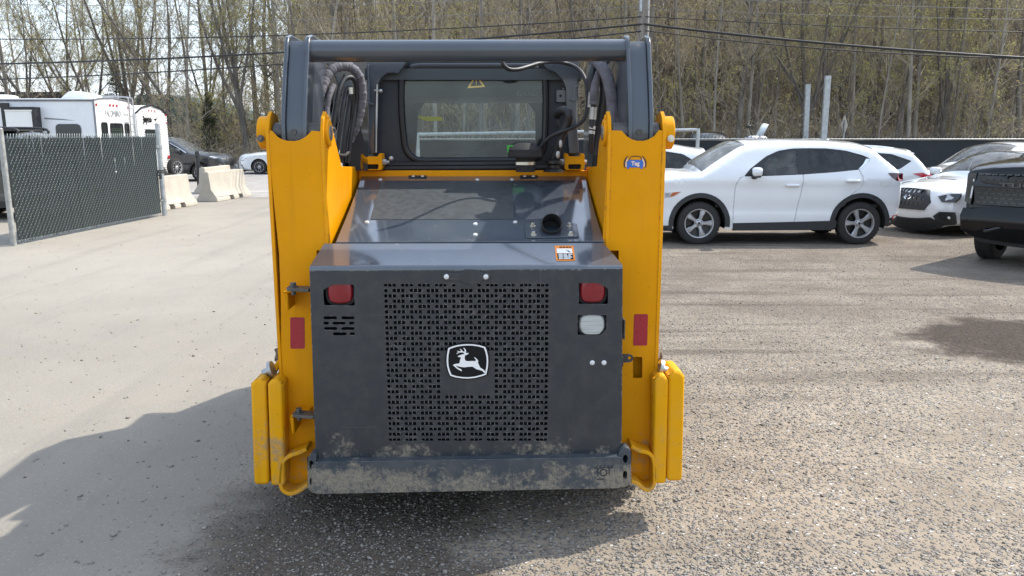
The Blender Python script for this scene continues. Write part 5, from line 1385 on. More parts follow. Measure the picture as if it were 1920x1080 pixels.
# white SUV in the row behind it: only bonnet, windscreen and roof show
bz = R(24)
wb = make_car('parked_suv', 'white SUV behind the sedan, only bonnet, windscreen and roof edge showing above it', seat_car(1742, 335, 19.2, bz, (-2.35, 0, 0)), bz, variant(SUV, hw=.93, belt=1.0, top=[(a, b if b < .5 else b * .95) for a, b in SUV['top']], dlo=[(a, b * .95) for a, b in SUV['dlo']], panes=[[(a, b * .95) for a, b in p] for p in SUV['panes']]), CM['white'], 'cars parked in the yard')
suv_bits(wb, mirrors=False)

# black pickup at the frame's right edge
TRK = dict(
    top=[(-2.75, .42), (-2.84, .52), (-2.86, .72), (-2.80, .80), (-2.78, .98), (-2.77, 1.28), (-2.70, 1.36), (-2.4, 1.42), (-1.8, 1.46), (-1.2, 1.49), (-.9, 1.52), (-.5, 1.76), (-.2, 1.92), (.2, 1.97), (1.0, 1.97), (1.5, 1.92), (1.62, 1.80), (1.75, 1.42), (2.0, 1.40), (2.4, 1.40), (2.5, 1.36), (2.54, .9), (2.5, .6), (2.4, .5)],
    sill=.46, R=.42, wx=(-1.86, 1.86), arch=.52, hw=.99, belt=1.40, tumble=.30, round=.10, n=4,
    dlo=rpoly([(-.7, 1.50), (-.35, 1.72), (0, 1.87), (.6, 1.89), (1.3, 1.86), (1.4, 1.5)], .03, 2),
    panes=[rpoly([(-.55, 1.52), (-.3, 1.71), (0, 1.84), (.3, 1.85), (.3, 1.52)], .02, 2), rpoly([(.4, 1.52), (.4, 1.86), (1.25, 1.83), (1.32, 1.52)], .02, 2)],
    ws=(-.9, -.2), rg=(1.55, 1.74), fbow=.10, rbow=.05, ftaper=(.5, .08), crown=.06)
tz = R(40)
tk = make_car('parked_pickup', 'glossy black pickup, tall grille facing us, cut off by the picture edge', seat_car(1938, 440, 10.6, tz, (-2.92, 0, 0)), tz, TRK, CM['black'], 'cars parked in the yard', wheel='black', cat='pickup')
go = [(-.80, 1.30), (.80, 1.30), (.84, 1.12), (.80, .86), (-.80, .86), (-.84, 1.12)]
gr = face_part(tk, 'grille', go, CM['trim'], off=.012, th=.03, bevel=.004)
mb = MB(); f_ = tk.face()
for r_ in range(7):
    z_ = 1.285 - r_ * .062
    if r_ in (2,): continue
    for k_ in range(-8, 9):
        x_ = k_ * .094 + (.047 if r_ % 2 else 0)
        if abs(x_) > .76: continue
        mb.plate([(x_ - .038, z_), (x_ + .038, z_), (x_ + .030, z_ - .012), (x_ - .030, z_ - .012)], .008, .04, f_)
tag(mb.build('grille_mesh', CM['lampdark'], gr), kind='stuff')
face_part(tk, 'grille_bar', [(-.86, 1.185), (.86, 1.185), (.86, 1.125), (-.86, 1.125)], CM['trim'], off=.035, th=.03, sub=gr, bevel=.004)
mb = MB(); mb.text('CHEVROLET', .072, lambda u, v, d: f_(u, 1.154 + v, .036 + d), depth=.006, bold=.002, sx=2.45); mb.build('lettering', pm('grey_lettering', (.10, .10, .10), .3, .5), gr)
mb = MB(); mb.plate([(-.10, 1.02), (-.04, 1.02), (-.035, 1.045), (.045, 1.045), (.04, 1.02), (.10, 1.02), (.085, .975), (.035, .975), (.03, .95), (-.05, .95), (-.045, .975), (-.115, .975)], .012, .05, f_); mb.build('badge', pm('gold_badge', (.55, .36, .08), .3, .6), gr)
for sg in (-1, 1):
    q = lambda pts: [(sg * a, b) for a, b in pts]
    hl = face_part(tk, 'headlight', q([(.82, 1.30), (.94, 1.29), (.94, .90), (.86, .86), (.84, 1.1)]), CM['lampdark'], off=.014, th=.03)
    face_part(tk, 'running_light', q([(.84, 1.22), (.86, 1.22), (.875, .95), (.855, .95)]), CM['lampclear'], off=.018, th=.02, sub=hl)
    face_part(tk, 'bumper_step', q([(.60, .66), (.93, .66), (.93, .56), (.60, .56)]), M['void'], off=.02, th=.04, bevel=.01)
    mb = MB(); mb.tube(spline([f_(sg * .38, .60, .02), f_(sg * .42, .60, .10), f_(sg * .56, .56, .10), f_(sg * .60, .56, .02)], 4), .02, 8); mb.build('tow_hook', CM['trim'], tk.root)
bp = face_part(tk, 'front_bumper', [(-.94, .80), (.94, .80), (.95, .70), (.93, .52), (.80, .46), (-.80, .46), (-.93, .52), (-.95, .70)], CM['black'], off=.03, th=.08, bevel=.012)
mb = MB(); pl = lambda u, v, d: f_(-.42 + u, .62 + v, .045 + d); mb.plate([(-.165, -.085), (.165, -.085), (.165, .085), (-.165, .085)], 0, .008, pl); pb = mb.build('plate_bracket', CM['trim'], tk.root, bevel=.003)
mb = MB(); mb.plate([(-.17, -.09), (.17, -.09), (.17, .09), (-.17, .09)], .006, .016, pl, [[(-.155, -.075), (.155, -.075), (.155, .075), (-.155, .075)]]); mb.build('plate_frame', CM['clad'], pb)
face_part(tk, 'air_dam', [(-.80, .50), (.80, .50), (.74, .36), (-.74, .36)], CM['clad'], off=-.02, th=.03)

# ---- cars on the road at the left
RAV = variant(SUV, fbow=.16)
rv_ = make_car('grey_suv', 'charcoal SUV on the road, nose to the right, behind the black bollard', (W(420, 320, 31.5).x - 2.3, 32.4, 0), R(180), RAV, CM['grey'], 'cars on the far road', wheel='multi', detail=True)
suv_bits(rv_)
for sg in (-1, 1):
    side_part(rv_, 'headlight', [(-2.22, .90), (-1.85, .98), (-1.75, .96), (-1.95, .88), (-2.24, .84)], CM['lampclear'], .012, .02, sg)
    side_part(rv_, 'bumper_blade', [(-2.29, .62), (-2.12, .66), (-1.95, .50), (-2.0, .46), (-2.25, .46)], CM['rim'], .012, .03, sg)
    side_part(rv_, 'window_line', [(-.88, 1.12), (-.55, 1.315), (-.2, 1.495), (-.2, 1.475), (-.55, 1.29), (-.84, 1.105)], CM['chrome'], .008, .01, sg)
face_part(rv_, 'grille', [(-.5, .86), (.5, .86), (.55, .62), (-.55, .62)], CM['trim'], off=.012)
gs_ = make_car('white_sport_sedan', 'white saloon with many-spoked wheels on the far road, tail hidden by the loader', (W(447, 310, 37).x + 2.3, 38, 0), R(0), variant(SED, top=[(a, b * .98) for a, b in SED['top']]), CM['white'], 'cars on the far road', wheel='multi')
for sg in (-1, 1):
    side_part(gs_, 'headlight', [(-2.25, .70), (-1.95, .74), (-1.96, .72), (-2.25, .675)], CM['lampdark'], .012, .02, sg)
    side_part(gs_, 'marker_lamp', [(-2.24, .63), (-2.10, .65), (-2.10, .63), (-2.24, .61)], CM['lampdark'], .012, .02, sg)
    side_part(gs_, 'side_vent', [(-.95, .60), (-.80, .62), (-.72, .46), (-.80, .46)], CM['trim'], .008, .02, sg)
    side_part(gs_, 'bumper_duct', [(-2.26, .42), (-2.22, .44), (-2.12, .25), (-2.16, .25)], CM['trim'], .012, .02, sg)
    mirror_part(gs_, -.5, 1.0, CM['white'], sg)
# dark four-wheel drive half seen behind the slatted gate: roof above it, tyre beside the post
JP = variant(SUV, top=[(a, b * 1.12 if b > .8 else b) for a, b in SUV['top']], belt=1.18, dlo=[(a, b * 1.12) for a, b in SUV['dlo']], panes=[[(a, b * 1.12) for a, b in p] for p in SUV['panes']], R=.40, arch=.46)
jp = make_car('dark_suv', 'dark grey four-wheel drive behind the slatted gate, only its roof and tyre showing', (W(2, 300, 18.2).x + .6, 18.2, 0), R(180), JP, CM['grey'], 'vehicles behind the gate', wheel='black', cat='suv')
suv_bits(jp)
mb = MB()
mb.box((-.1, -.60, 1.90), (1.6, .60, 1.94)); 
for yy in (-.58, .58): mb.tube(spline([(-.2, yy, 1.84), (-.1, yy, 1.95), (.8, yy, 1.97), (1.5, yy, 1.93), (1.6, yy, 1.84)], 4), .03, 8)
mb.build('roof_rack', CM['clad'], jp.root)
# roof of a dark car on the street beyond the fence
ds = make_car('dark_car', 'black car roof with rails just showing above the far fence', (W(1352, 250, 32).x, 34.2, 0), R(84), variant(SUV, top=[(a, b * 1.12 if b > .8 else b) for a, b in SUV['top']], belt=1.2, dlo=[(a, b * 1.12) for a, b in SUV['dlo']], panes=[[(a, b * 1.12) for a, b in p] for p in SUV['panes']], tumble=.22), CM['black'], 'vehicles beyond the fence', detail=False)
for sg in (-1, 1):
    mb = MB(); mb.tube(spline([(-.1, sg * .62, 1.86), (.2, sg * .63, 1.93), (.9, sg * .63, 1.94), (1.4, sg * .62, 1.87)], 5), .03, 8); mb.build('roof_rail', CM['chrome'], ds.root)
# ------------------------------------------------------------------ slatted chain-link gate, barriers, bollard
galv = pm('galvanised_steel', (.40, .42, .42), .45, .55, var=.18, scale=9)
galv_old = pm('dull_galvanised_pipe', (.33, .33, .31), .6, .3, var=.2, scale=9)
slat_m = pm('privacy_slat_plastic', (.016, .022, .023), .42, var=.2, scale=4)
screen_m = pm('fence_screen_fabric', (.013, .018, .022), .75, var=.18, scale=1.3, bmp=(2.2, .5, .06))
conc = pm('precast_concrete', (.41, .37, .305), .88, var=.10, scale=2.6, bmp=(26, .5, .01))
P0, P1 = G(26, 461), G(309, 404)
ga = math.atan2(P1.y - P0.y, P1.x - P0.x); gl_len = math.hypot(P1.x - P0.x, P1.y - P0.y)
gate = empty('chain_link_gate', P0, ga); tag(gate, 'chain-link gate leaf filled with black privacy slats between two steel posts', 'gate')
GH = 1.80
for x, h, r, m in ((0, 1.92, .045, galv_old), (gl_len, 2.06, .055, galv)):
    mb = MB(); mb.tube([(x, 0, -.05), (x, 0, h), (x, 0, h + .02)], [r, r, r * .6], 16); mb.build('post', m, gate)
mb = MB()
for x, z in ((gl_len, .35), (gl_len, 1.55)): mb.tube([(x, 0, z - .035), (x, 0, z + .035)], .066, 14); mb.box((x - .14, -.02, z - .015), (x - .04, .02, z + .015))
tag(mb.build('hinge_strap', galv, gate), kind='stuff')
mb = MB(); mb.box((gl_len - .20, -.05, .98), (gl_len + .09, -.03, 1.02)); mb.tube([(gl_len, 0, .96), (gl_len, 0, 1.04)], .068, 14); mb.build('latch', M['darksteel'], gate)
mb = MB(); mb.box((gl_len - .20, -.075, .84), (gl_len - .13, -.045, .93)); mb.tube(spline([(gl_len - .19, -.06, .93), (gl_len - .185, -.06, .985), (gl_len - .145, -.06, .985), (gl_len - .14, -.06, .93)], 4), .008, 6); mb.build('padlock', M['black'], gate)
ns = 66; sw = (gl_len - .26) / ns
sb = MB(); sb.plate([(-sw * .53, .06), (sw * .53, .06), (sw * .53, GH - .03), (-sw * .2, GH - .012), (-sw * .53, GH - .03)], -.004, .004, XZ); sm_ = sb.mesh('slat', slat_m)
for i in range(ns):
    o = put(sm_, 'slat', (.12 + sw * (i + .5), .004 + random.uniform(-.003, .003), random.uniform(-.02, .02)), gate, (0, random.uniform(-.012, .012), 0))
mb = MB(); dx = .0727; dsh = .046
nrow = int((GH - .08) / dsh)
for i in range(-24, int(gl_len / .098) + 1):
    for j in range(nrow):
        z = .06 + j * dsh; x = .12 + i * .098 + (z * .80) + random.uniform(-.004, .004) + .012 * math.sin(z * 3 + i * .2)
        if x < .11 or x > gl_len - .15: continue
        mb.tube([(x, -.010, z), (x + .019, -.020, z + dsh * .62)], .0034, 3, cap=False)
for i in range(int(gl_len / dx)):
    x = .12 + i * dx
    if x > gl_len - .2: break
    mb.tube([(x, -.01, GH - .04), (x + .018, -.012, GH + .015), (x + .036, -.004, GH + .045)], .005, 3); mb.tube([(x + .036, -.01, GH - .04), (x + .020, -.012, GH + .015)], .005, 3)
    mb.tube([(x, -.01, .08), (x + .02, -.012, .035), (x + .04, -.01, .08)], .005, 3)
tag(mb.build('chain_link_wire', pm('fence_wire', (.27, .30, .29), .5, .3), gate, smooth=0), kind='stuff')

def barrier(label, A, B, H=.81, notch=(.35, .62)):
    ln = (B - A).length; a = math.atan2(B.y - A.y, B.x - A.x)
    root = empty('concrete_barrier', A, a); tag(root, label, 'barrier', 'concrete road barriers by the gate')
    prof = [(-.30, 0), (.30, 0), (.30, .08), (.13, .33), (.085, H - .02), (.065, H), (-.065, H), (-.085, H - .02), (-.13, .33), (-.30, .08)]
    xs = [0]
    for n_ in notch: xs += [ln * n_ - .12, ln * n_ + .12]
    xs.append(ln)
    mb = MB()
    low = [(-.30, 0), (.30, 0), (.30, .08), (.27, .125), (-.27, .125), (-.30, .08)]
    up = [(-.27, .125), (.27, .125), (.13, .33), (.085, H - .02), (.065, H), (-.065, H), (-.085, H - .02), (-.13, .33)]
    mp = lambda u, v, d: (d, u, v)
    mb.plate(up, 0, ln, mp)
    for k in range(0, len(xs), 2): mb.plate(low, xs[k], xs[k + 1], mp)
    mb.build('barrier_body', conc, root, bevel=.012)
    return root
barrier('pale concrete barrier directly beside the gate post, its near end hidden by the post', G(298, 397.5) - Vector((.3, 0, 0)), G(372, 384) - Vector((.3, 0, 0)))
barrier('pale concrete barrier standing free with its grey end face showing, next to the bollard', G(409, 378.5) - Vector((.3, 0, 0)), G(473, 367.5) - Vector((.3, 0, 0)), notch=(.42, .68))
barrier('concrete barrier end peeping out behind the free-standing one at the bollard', G(400, 364) - Vector((.3, 0, 0)), G(446, 355) - Vector((.3, 0, 0)))
bo_ = empty('bollard', G(374, 350)); tag(bo_, 'black steel bollard standing between the two concrete barriers', 'bollard')
mb = MB(); mb.lathe([(.075, 0), (.075, 1.18), (.06, 1.23), (.0001, 1.25)], (0, 0, 0), (0, 0, 1), 16); mb.build('post', CM['trim'], bo_)
mb = MB(); mb.lathe([(.077, 1.02), (.078, 1.02), (.078, 1.06), (.077, 1.06)], (0, 0, 0), (0, 0, 1), 16); mb.build('collar', M['matte'], bo_)

# ------------------------------------------------------------------ travel trailers
rvw = pm('trailer_white', (.78, .78, .76), .35, var=.03, scale=1.5)
rvshade = pm('trailer_white_shaded', (.74, .75, .77), .3, var=.03, scale=1.5)  # bluer, dimmer copy of the trailer white: side shade put into the colour
gline = pm('grey_graphic', (.16, .17, .19), .4)
def rear_lettering(mb, s, size, y, z, sx, depth=.006, m=0, bold=0.0):
    mb.text(s, size, lambda u, v, d: (.0135 + d, y + u, z + v), m, depth, bold, sx=sx)
t1 = empty('travel_trailer', (-12.25, 24.0, 0)); tag(t1, 'long white travel trailer with black slide-out trim, rear ladder and three dark rear windows', 'trailer', 'travel trailers behind the gate')
t1.rotation_euler = (0, 0, R(1.5))
def rear_prof(w, z0, z1, zc_): return [(0, z0), (w, z0), (w, z1), (w * .82, z1 + (zc_ - z1) * .62), (w * .5, zc_), (w * .18, z1 + (zc_ - z1) * .62), (0, z1)]
mb = MB(); mb.plate(rear_prof(2.5, .55, 2.80, 2.90), -9.5, 0, lambda u, v, d: (d, u, v)); mb.build('shell', rvshade, t1, bevel=.03)
mb = MB(); mb.plate([(u * .985 + .02, v - .015 if v > 1 else v) for u, v in rear_prof(2.5, .58, 2.80, 2.90)], 0, .012, lambda u, v, d: (d, u, v)); mb.build('rear_cap', rvw, t1)
mb = MB()
pr = rear_prof(2.5, .55, 2.80, 2.90)
mb.tube([(.01, u, v + .01) for u, v in pr[2:]], .03, 6); mb.tube([(.01, 0, .6), (.01, 0, 2.8)], .03, 6); mb.tube([(-9.5, -.01, 2.80), (0, -.01, 2.80)], .035, 6); mb.build('edge_trim', gline, t1)
for y0, y1, z0, z1 in ((.32, .72, 1.15, 2.18), (.88, 1.75, 1.1, 2.16), (1.86, 2.2, 1.15, 2.16)):
    mb = MB(); mb.plate(rrect(y0, z0, y1, z1, .09), .012, .03, lambda u, v, d: (d, u, v), [rrect(y0 + .035, z0 + .035, y1 - .035, z1 - .035, .07)]); wf = mb.build('window', CM['trim'], t1)
    mb = MB(); mb.plate(rrect(y0 + .03, z0 + .03, y1 - .03, z1 - .03, .07), .014, .02, lambda u, v, d: (d, u, v)); mb.build('pane', CM['solid'], wf)
    if y1 - y0 > .6:
        mb = MB()
        for k in range(5): mb.box((.021, y0 + .06, 1.78 + k * .05), (.024, y1 - .06, 1.79 + k * .05))
        tag(mb.build('blind', pm('green_blind', (.06, .10, .07), .6), wf), kind='stuff')
ml = MB(); ml.blob((0, 0, 0), (.02, .05, .04), 3, 10, 6); mlm = ml.mesh('marker_light', CM['tail'])
for y, z in ((.14, 2.68), (1.0, 2.69), (1.22, 2.69), (1.44, 2.69), (2.25, 2.66)): put(mlm, 'marker_light', (.02, y, z), t1)
mb = MB(); rear_lettering(mb, 'PALOMINO', .26, 1.16, 2.43, .80); mb.build('lettering', pm('grey_lettering_rv', (.24, .25, .26), .5), t1, smooth=0)
mb = MB(); rear_lettering(mb, 'PUMA', .09, 1.45, 2.25, 1.0); 
mb = MB()
for y in (1.98, 2.28): mb.tube(spline([(-.75, y, 2.86), (-.70, y, 2.98), (-.3, y, 3.0), (.10, y, 2.96), (.16, y, 2.85), (.16, y, 2.2), (.16, y, 1.5)], 4), .022, 8)
for z in (2.62, 2.38, 2.14, 1.9, 1.66): mb.tube([(.16, 1.98, z), (.16, 2.28, z)], .018, 8)
mb.build('roof_ladder', CM['rim'], t1)
mb = MB(); mb.plate([(-.30, 2.84), (-.34, 2.98), (-.62, 3.06), (-.85, 3.10), (-1.0, 3.06), (-1.14, 2.95), (-1.24, 2.84)], .55, 1.35, XZ); mb.build('roof_air_conditioner', rvw, t1, bevel=.04)
mb = MB(); mb.blob((-3.2, 1.0, 2.90), (.45, .3, .10), 3, 18, 8); mb.build('roof_vent', rvw, t1)
mb = MB()
mb.box((-8.5, -.10, 2.60), (-2.42, .0, 2.72)); mb.box((-2.62, -.10, 1.4), (-2.42, .0, 2.6)); so = mb.build('slide_out_frame', CM['trim'], t1)
mb = MB(); mb.box((-8.4, -.06, 1.4), (-2.63, .0, 2.59)); mb.build('slide_out', rvshade, so)
mb = MB(); mb.box((-2.40, -.30, 1.4), (-1.65, -.01, 2.50)); mb.box((-2.40, -.32, 2.48), (-1.60, -.01, 2.52)); mb.build('side_bay', rvw, t1)
mb = MB(); mb.box((-1.60, -.34, 1.4), (-1.54, -.01, 2.56)); mb.box((-2.42, -.34, 2.54), (-1.54, -.01, 2.60)); mb.build('bay_frame', CM['trim'], t1)
mb = MB(); mb.plate(rrect(-1.15, 1.3, -.42, 2.12, .12), -.025, .0, XZ); mb.build('side_window', CM['solid'], t1)
mb = MB()
for z, x0 in ((2.22, -8), (2.06, -7)):
    mb.plate([(x0, z - .06), (-2.9, z), (-2.9, z + .035), (x0, z + .02)], -.068, -.0605, XZ)
mb.plate([(-1.45, 2.26), (-.6, 2.22), (-.9, 2.26), (-1.45, 2.30)], -.008, .002, XZ)
tag(mb.build('side_graphic', gline, t1), kind='stuff')
t2 = empty('travel_trailer', (-12.75, 27.7, 0)); tag(t2, 'white trailer with ribbed metal siding and a dark rear window, behind the gate post', 'trailer', 'travel trailers behind the gate')
mb = MB(); mb.plate(rear_prof(2.45, .40, 2.52, 2.82), -7, 0, lambda u, v, d: (d, u, v)); mb.build('shell', rvw, t2, bevel=.02)
pr = rear_prof(2.45, .40, 2.52, 2.82)
k_ = 0
for i in range(26):
    z = .45 + i * .085
    zz = min(z + .085, 2.74)
    half = 1.225 if zz < 2.5 else 1.225 - (zz - 2.5) * 3.0
    mb = MB(); y0, y1 = 1.225 - half + .02, 1.225 + half - .02
    mb.add([(.004, y0, z), (.004, y1, z), (.030, y1, z + .018), (.030, y0, z + .018), (.008, y0, z + .082), (.008, y1, z + .082)], [(0, 1, 2, 3), (3, 2, 5, 4)])
    mb.build('siding_plank', rvw, t2, smooth=0)
mb = MB(); mb.tube([(.02, u, v + .01) for u, v in pr[2:]], .035, 6); mb.build('edge_trim', CM['trim'], t2)
mb = MB(); mb.plate(rrect(.55, 1.3, 1.75, 1.98, .08), .03, .045, lambda u, v, d: (d, u, v)); mb.build('rear_window', CM['solid'], t2)
mb = MB(); mb.text('Jayco', .30, lambda u, v, d: (.034 + d, .82 + u, 2.33 + v), 0, .006, .012, sx=1.05); mb.plate([(1.32, 2.36), (1.62, 2.38), (1.50, 2.33), (1.47, 2.26), (1.42, 2.33)], .034, .04, lambda u, v, d: (d, u, v)); mb.build('lettering', M['ink'], t2, smooth=0)
for y, z in ((.98, 2.64), (1.22, 2.64), (1.46, 2.63), (2.35, 2.50), (2.36, 2.22)): put(mlm, 'marker_light', (.035, y, z), t2, None, .8)
mb = MB(); mb.blob((.05, 2.28, .98), (.04, .07, .07), 2.5, 12, 8); mb.build('tail_light', CM['tail'], t2)
mb = MB(); mb.box((-.4, .1, .25), (.35, 2.35, .42)); mb.build('rear_bumper', CM['trim'], t2)
ty, rm = wheel_meshes('multi')
o = put(ty, 'spare_wheel', (.36, 2.05, .62), t2, (0, 0, R(70)), .95); put(rm, 'rim', (0, 0, 0), o)

# ------------------------------------------------------------------ screened fence on the right and things about it
FY = 26.0
fence = empty('screened_fence', (0, FY, 0)); tag(fence, 'long chain-link fence hung with black screen fabric behind the parked cars', 'fence')
fx0, fx1 = W(672, 260, FY).x, W(2030, 260, FY).x; FZ = 1.66
mb = MB(); nx = 150
vs = []
for i in range(nx + 1):
    x = fx0 + (fx1 - fx0) * i / nx
    for j, z in enumerate((.03, .5, 1.0, 1.4, FZ - .02)): vs.append((x, .03 * math.sin(x * 2.1 + j) * (1 - abs(j - 2) / 3) + .012 * math.sin(x * 9 + j * 2), z - (.015 * abs(math.sin(x * 1.3)) if j == 4 else 0)))
mb.add(vs, [(i * 5 + j, (i + 1) * 5 + j, (i + 1) * 5 + j + 1, i * 5 + j + 1) for i in range(nx) for j in range(4)]); mb.build('fence_screen', screen_m, fence, smooth=60)
mb = MB(); mb.tube([(fx0, .045, FZ), (fx1, .045, FZ)], .026, 8); mb.tube([(fx0, -.045, FZ + .012), (fx1, -.045, FZ + .012)], .012, 6); mb.build('top_rail', galv, fence)
pb_ = MB(); pb_.tube([(0, 0, -.05), (0, 0, FZ + .05)], .032, 10); pbm = pb_.mesh('post', galv)
x = fx0
while x < fx1: put(pbm, 'post', (x, .08, 0), fence); x += 3.0
mb = MB(); x = fx0
while x < fx1:
    mb.tube([(x, .02, FZ - .02), (x + .05, .02, FZ + .13)], .007, 3); mb.tube([(x + .055, .02, FZ - .02), (x + .01, .02, FZ + .06), (x + .07, .02, FZ + .15)], .006, 3)
    x += .115
tag(mb.build('wire_barbs', pm('dark_fence_wire', (.05, .055, .06), .5, .4), fence, smooth=0), kind='stuff')
# pipe gate frame standing before the fence
pa, pb2 = W(783, 252, 23.0), W(1309, 243.5, 22.0)
pf = empty('pipe_gate_frame', (pa.x, pa.y, 0)); tag(pf, 'bare galvanised pipe gate frame standing open in front of the screened fence', 'gate frame')
q = pb2 - Vector((pa.x, pa.y, 0))
mb = MB(); mb.tube([(0, 0, pa.z), (q.x, q.y, q.z)], .045, 12); mb.build('top_bar', galv, pf)
for xx, yy, zz in ((0, 0, pa.z + .03), (q.x, q.y, q.z + .045)):
    mb = MB(); mb.tube([(xx, yy, -.05), (xx, yy, zz)], .05, 12); mb.build('post', galv, pf)
mb = MB(); mb.tube([(q.x * .5, q.y * .5, .4), (0, 0, .4)], .03, 8); mb.tube([(0, 0, .42), (q.x, q.y, .42)], .03, 8); mb.build('lower_bar', galv, pf)
# two steel posts and the back of a diamond sign
for px_, y0, Y, w_, lab in ((1513, 158, 27.3, .075, 'shorter bare steel post rising behind the screened fence'), (1547.5, 142, 25.2, .085, 'taller bare steel post rising in front of the screened fence')):
    b_ = W(px_ - (6 if px_ > 1530 else 3), 300, Y); tp = W(px_ + (5 if px_ > 1530 else 2), y0, Y)
    o = MB(); lean = tp.x - b_.x
    ch = [(-w_, -.05), (w_, -.05), (w_, .05), (w_ - .02, .05), (w_ - .02, -.03), (-w_ + .02, -.03), (-w_ + .02, .05), (-w_, .05)]
    o.plate(ch, 0, tp.z, lambda u, v, d: (u + lean * d / tp.z, v, d)); ob = o.build('steel_post', galv, None); ob.location = (b_.x, Y, 0); tag(ob, lab, 'post', 'bare steel posts near the fence')
sg_ = W(1583, 235, 31); sn = empty('diamond_sign', (sg_.x, 31, 0)); tag(sn, 'grey back of a diamond-shaped road sign beyond the fence', 'sign')
mb = MB(); mb.plate(rpoly([(0, -.39), (.22, 0), (0, .39), (-.22, 0)], .04, 2), 0, .012, lambda u, v, d: (u, d + u * .9, sg_.z + v)); mb.build('sign_plate', pm('sign_back', (.22, .21, .19), .55, .2), sn)
mb = MB(); mb.tube([(.0, -.03, 0), (0, -.03, sg_.z + .2)], .03, 8); mb.build('post', galv_old, sn)
mt_ = W(1422, 250, 28.5); mo_ = empty('motorcycle', (mt_.x, 28.5, 0), R(20)); tag(mo_, 'motorcycle beyond the fence, only its clear windshield and mirror showing', 'motorcycle')
mb = MB(); mb.add([(.02, -.22, 1.75), (.02, .22, 1.75), (.26, -.20, 2.16), (.26, .20, 2.16), (-.06, 0, 1.78), (.20, 0, 2.20)], [(0, 4, 5, 2), (4, 1, 3, 5)]); o = mb.build('windshield', pm('frosted_windshield', (.62, .66, .66), .2), mo_)
so_ = o.modifiers.new('thickness', 'SOLIDIFY'); so_.thickness = .008
mb = MB(); mb.blob((-.42, 0, 2.08), (.07, .10, .05), 3, 12, 8); mb.tube(spline([(-.42, 0, 2.05), (-.32, 0, 1.9), (-.2, 0, 1.72)], 4), .014, 6); mb.tube([(-.5, 0, 1.74), (0, 0, 1.72)], .03, 8); mb.build('mirror', CM['trim'], mo_)
mb = MB(); mb.blob((-.1, 0, 1.62), (.45, .22, .16), 3, 18, 10); mb.blob((.6, 0, 1.2), (.5, .18, .25), 3, 16, 10); mb.build('fairing', CM['rim'], mo_)
for xx in (-.7, .9):
    o = put(wheel_meshes('multi')[0], 'wheel', (xx, 0, .34), mo_, None, .93)
mb = MB(); mb.box((-.6, -.05, .5), (.9, .05, .62)); mb.tube([(-.15, -.08, 1.6), (-.7, -.08, .34)], .03, 8); mb.tube([(-.15, .08, 1.6), (-.7, .08, .34)], .03, 8); mb.box((-.2, -.12, .6), (.7, .12, 1.1)); mb.build('frame', CM['trim'], mo_)

# ------------------------------------------------------------------ utility pole and lines
PX, PY = W(1207, 10, 24.3).x, 24.3
pole = empty('utility_pole', (PX, PY, 0)); tag(pole, 'weathered wooden utility pole rising behind the loader with wires both ways', 'pole')
mb = MB(); mb.tube([(0, 0, -.1), (.0, 0, 4), (.02, 0, 9.5)], [.19, .18, .15], 18); mb.build('pole_shaft', pm('weathered_pole_wood', (.20, .175, .15), .85, var=.35, scale=3, stretch=(9, 9, .5), bmp=(30, .6, .01)), pole)
mb = MB(); mb.box((-.14, -.18, 5.3), (-.07, -.12, 6.6)); mb.tube([(.12, -.12, .1), (.12, -.12, 7)], .018, 6); mb.build('conduit', galv, pole)
wire_m = pm('black_line_cable', (.012, .012, .013), .55); wire_g = pm('grey_line_wire', (.14, .14, .14), .5)
def wire(label, a, b, r, mat, sag=0.0, name='overhead_wire'):
    P = [a.lerp(b, i / 30) - Vector((0, 0, sag * 4 * (i / 30) * (1 - i / 30))) for i in range(31)]
    mb = MB(); mb.tube(P, r, 6); tag(mb.build(name, mat, None, smooth=80), label, 'wire', 'overhead lines on the utility pole')
pt = lambda y, dy=0: W(1207, y, PY - .15)
def wl(y0, ypole, r, lab, Yl=27.0, sag=.2, m=None, x0=-60): wire(lab, W(x0, y0, Yl), pt(ypole), r, m or wire_m, sag)
wl(73, 31, .016, 'topmost black cable running left from the pole')
wl(121, 45, .028, 'thick middle cable running left from the pole, behind the loader tube')
wl(151, 58, .020, 'lowest cable running left from the pole')
wl(37, 12, .008, 'thin grey wire high above the left trees', m=wire_g)
wl(6, -14, .008, 'thin grey wire at the very top of the left trees', m=wire_g)
wire('thick twisted cable bundle running right from the pole', pt(45), W(1990, 112, 21.5), .034, wire_m, .10)
wire('thin cable just under the bundle running right', pt(57), W(1990, 111, 21.6), .016, wire_m, .16)
wire('thin dark cable above the bundle on the right', pt(31), W(1990, 62, 21.5), .013, wire_m, .05)
wire('thin grey wire crossing the wood high on the right', pt(17), W(1990, 38, 21.5), .007, wire_g, .03)
wire('thin grey wire near the top edge on the right', pt(-8), W(1990, 20, 21.5), .007, wire_g, .03)
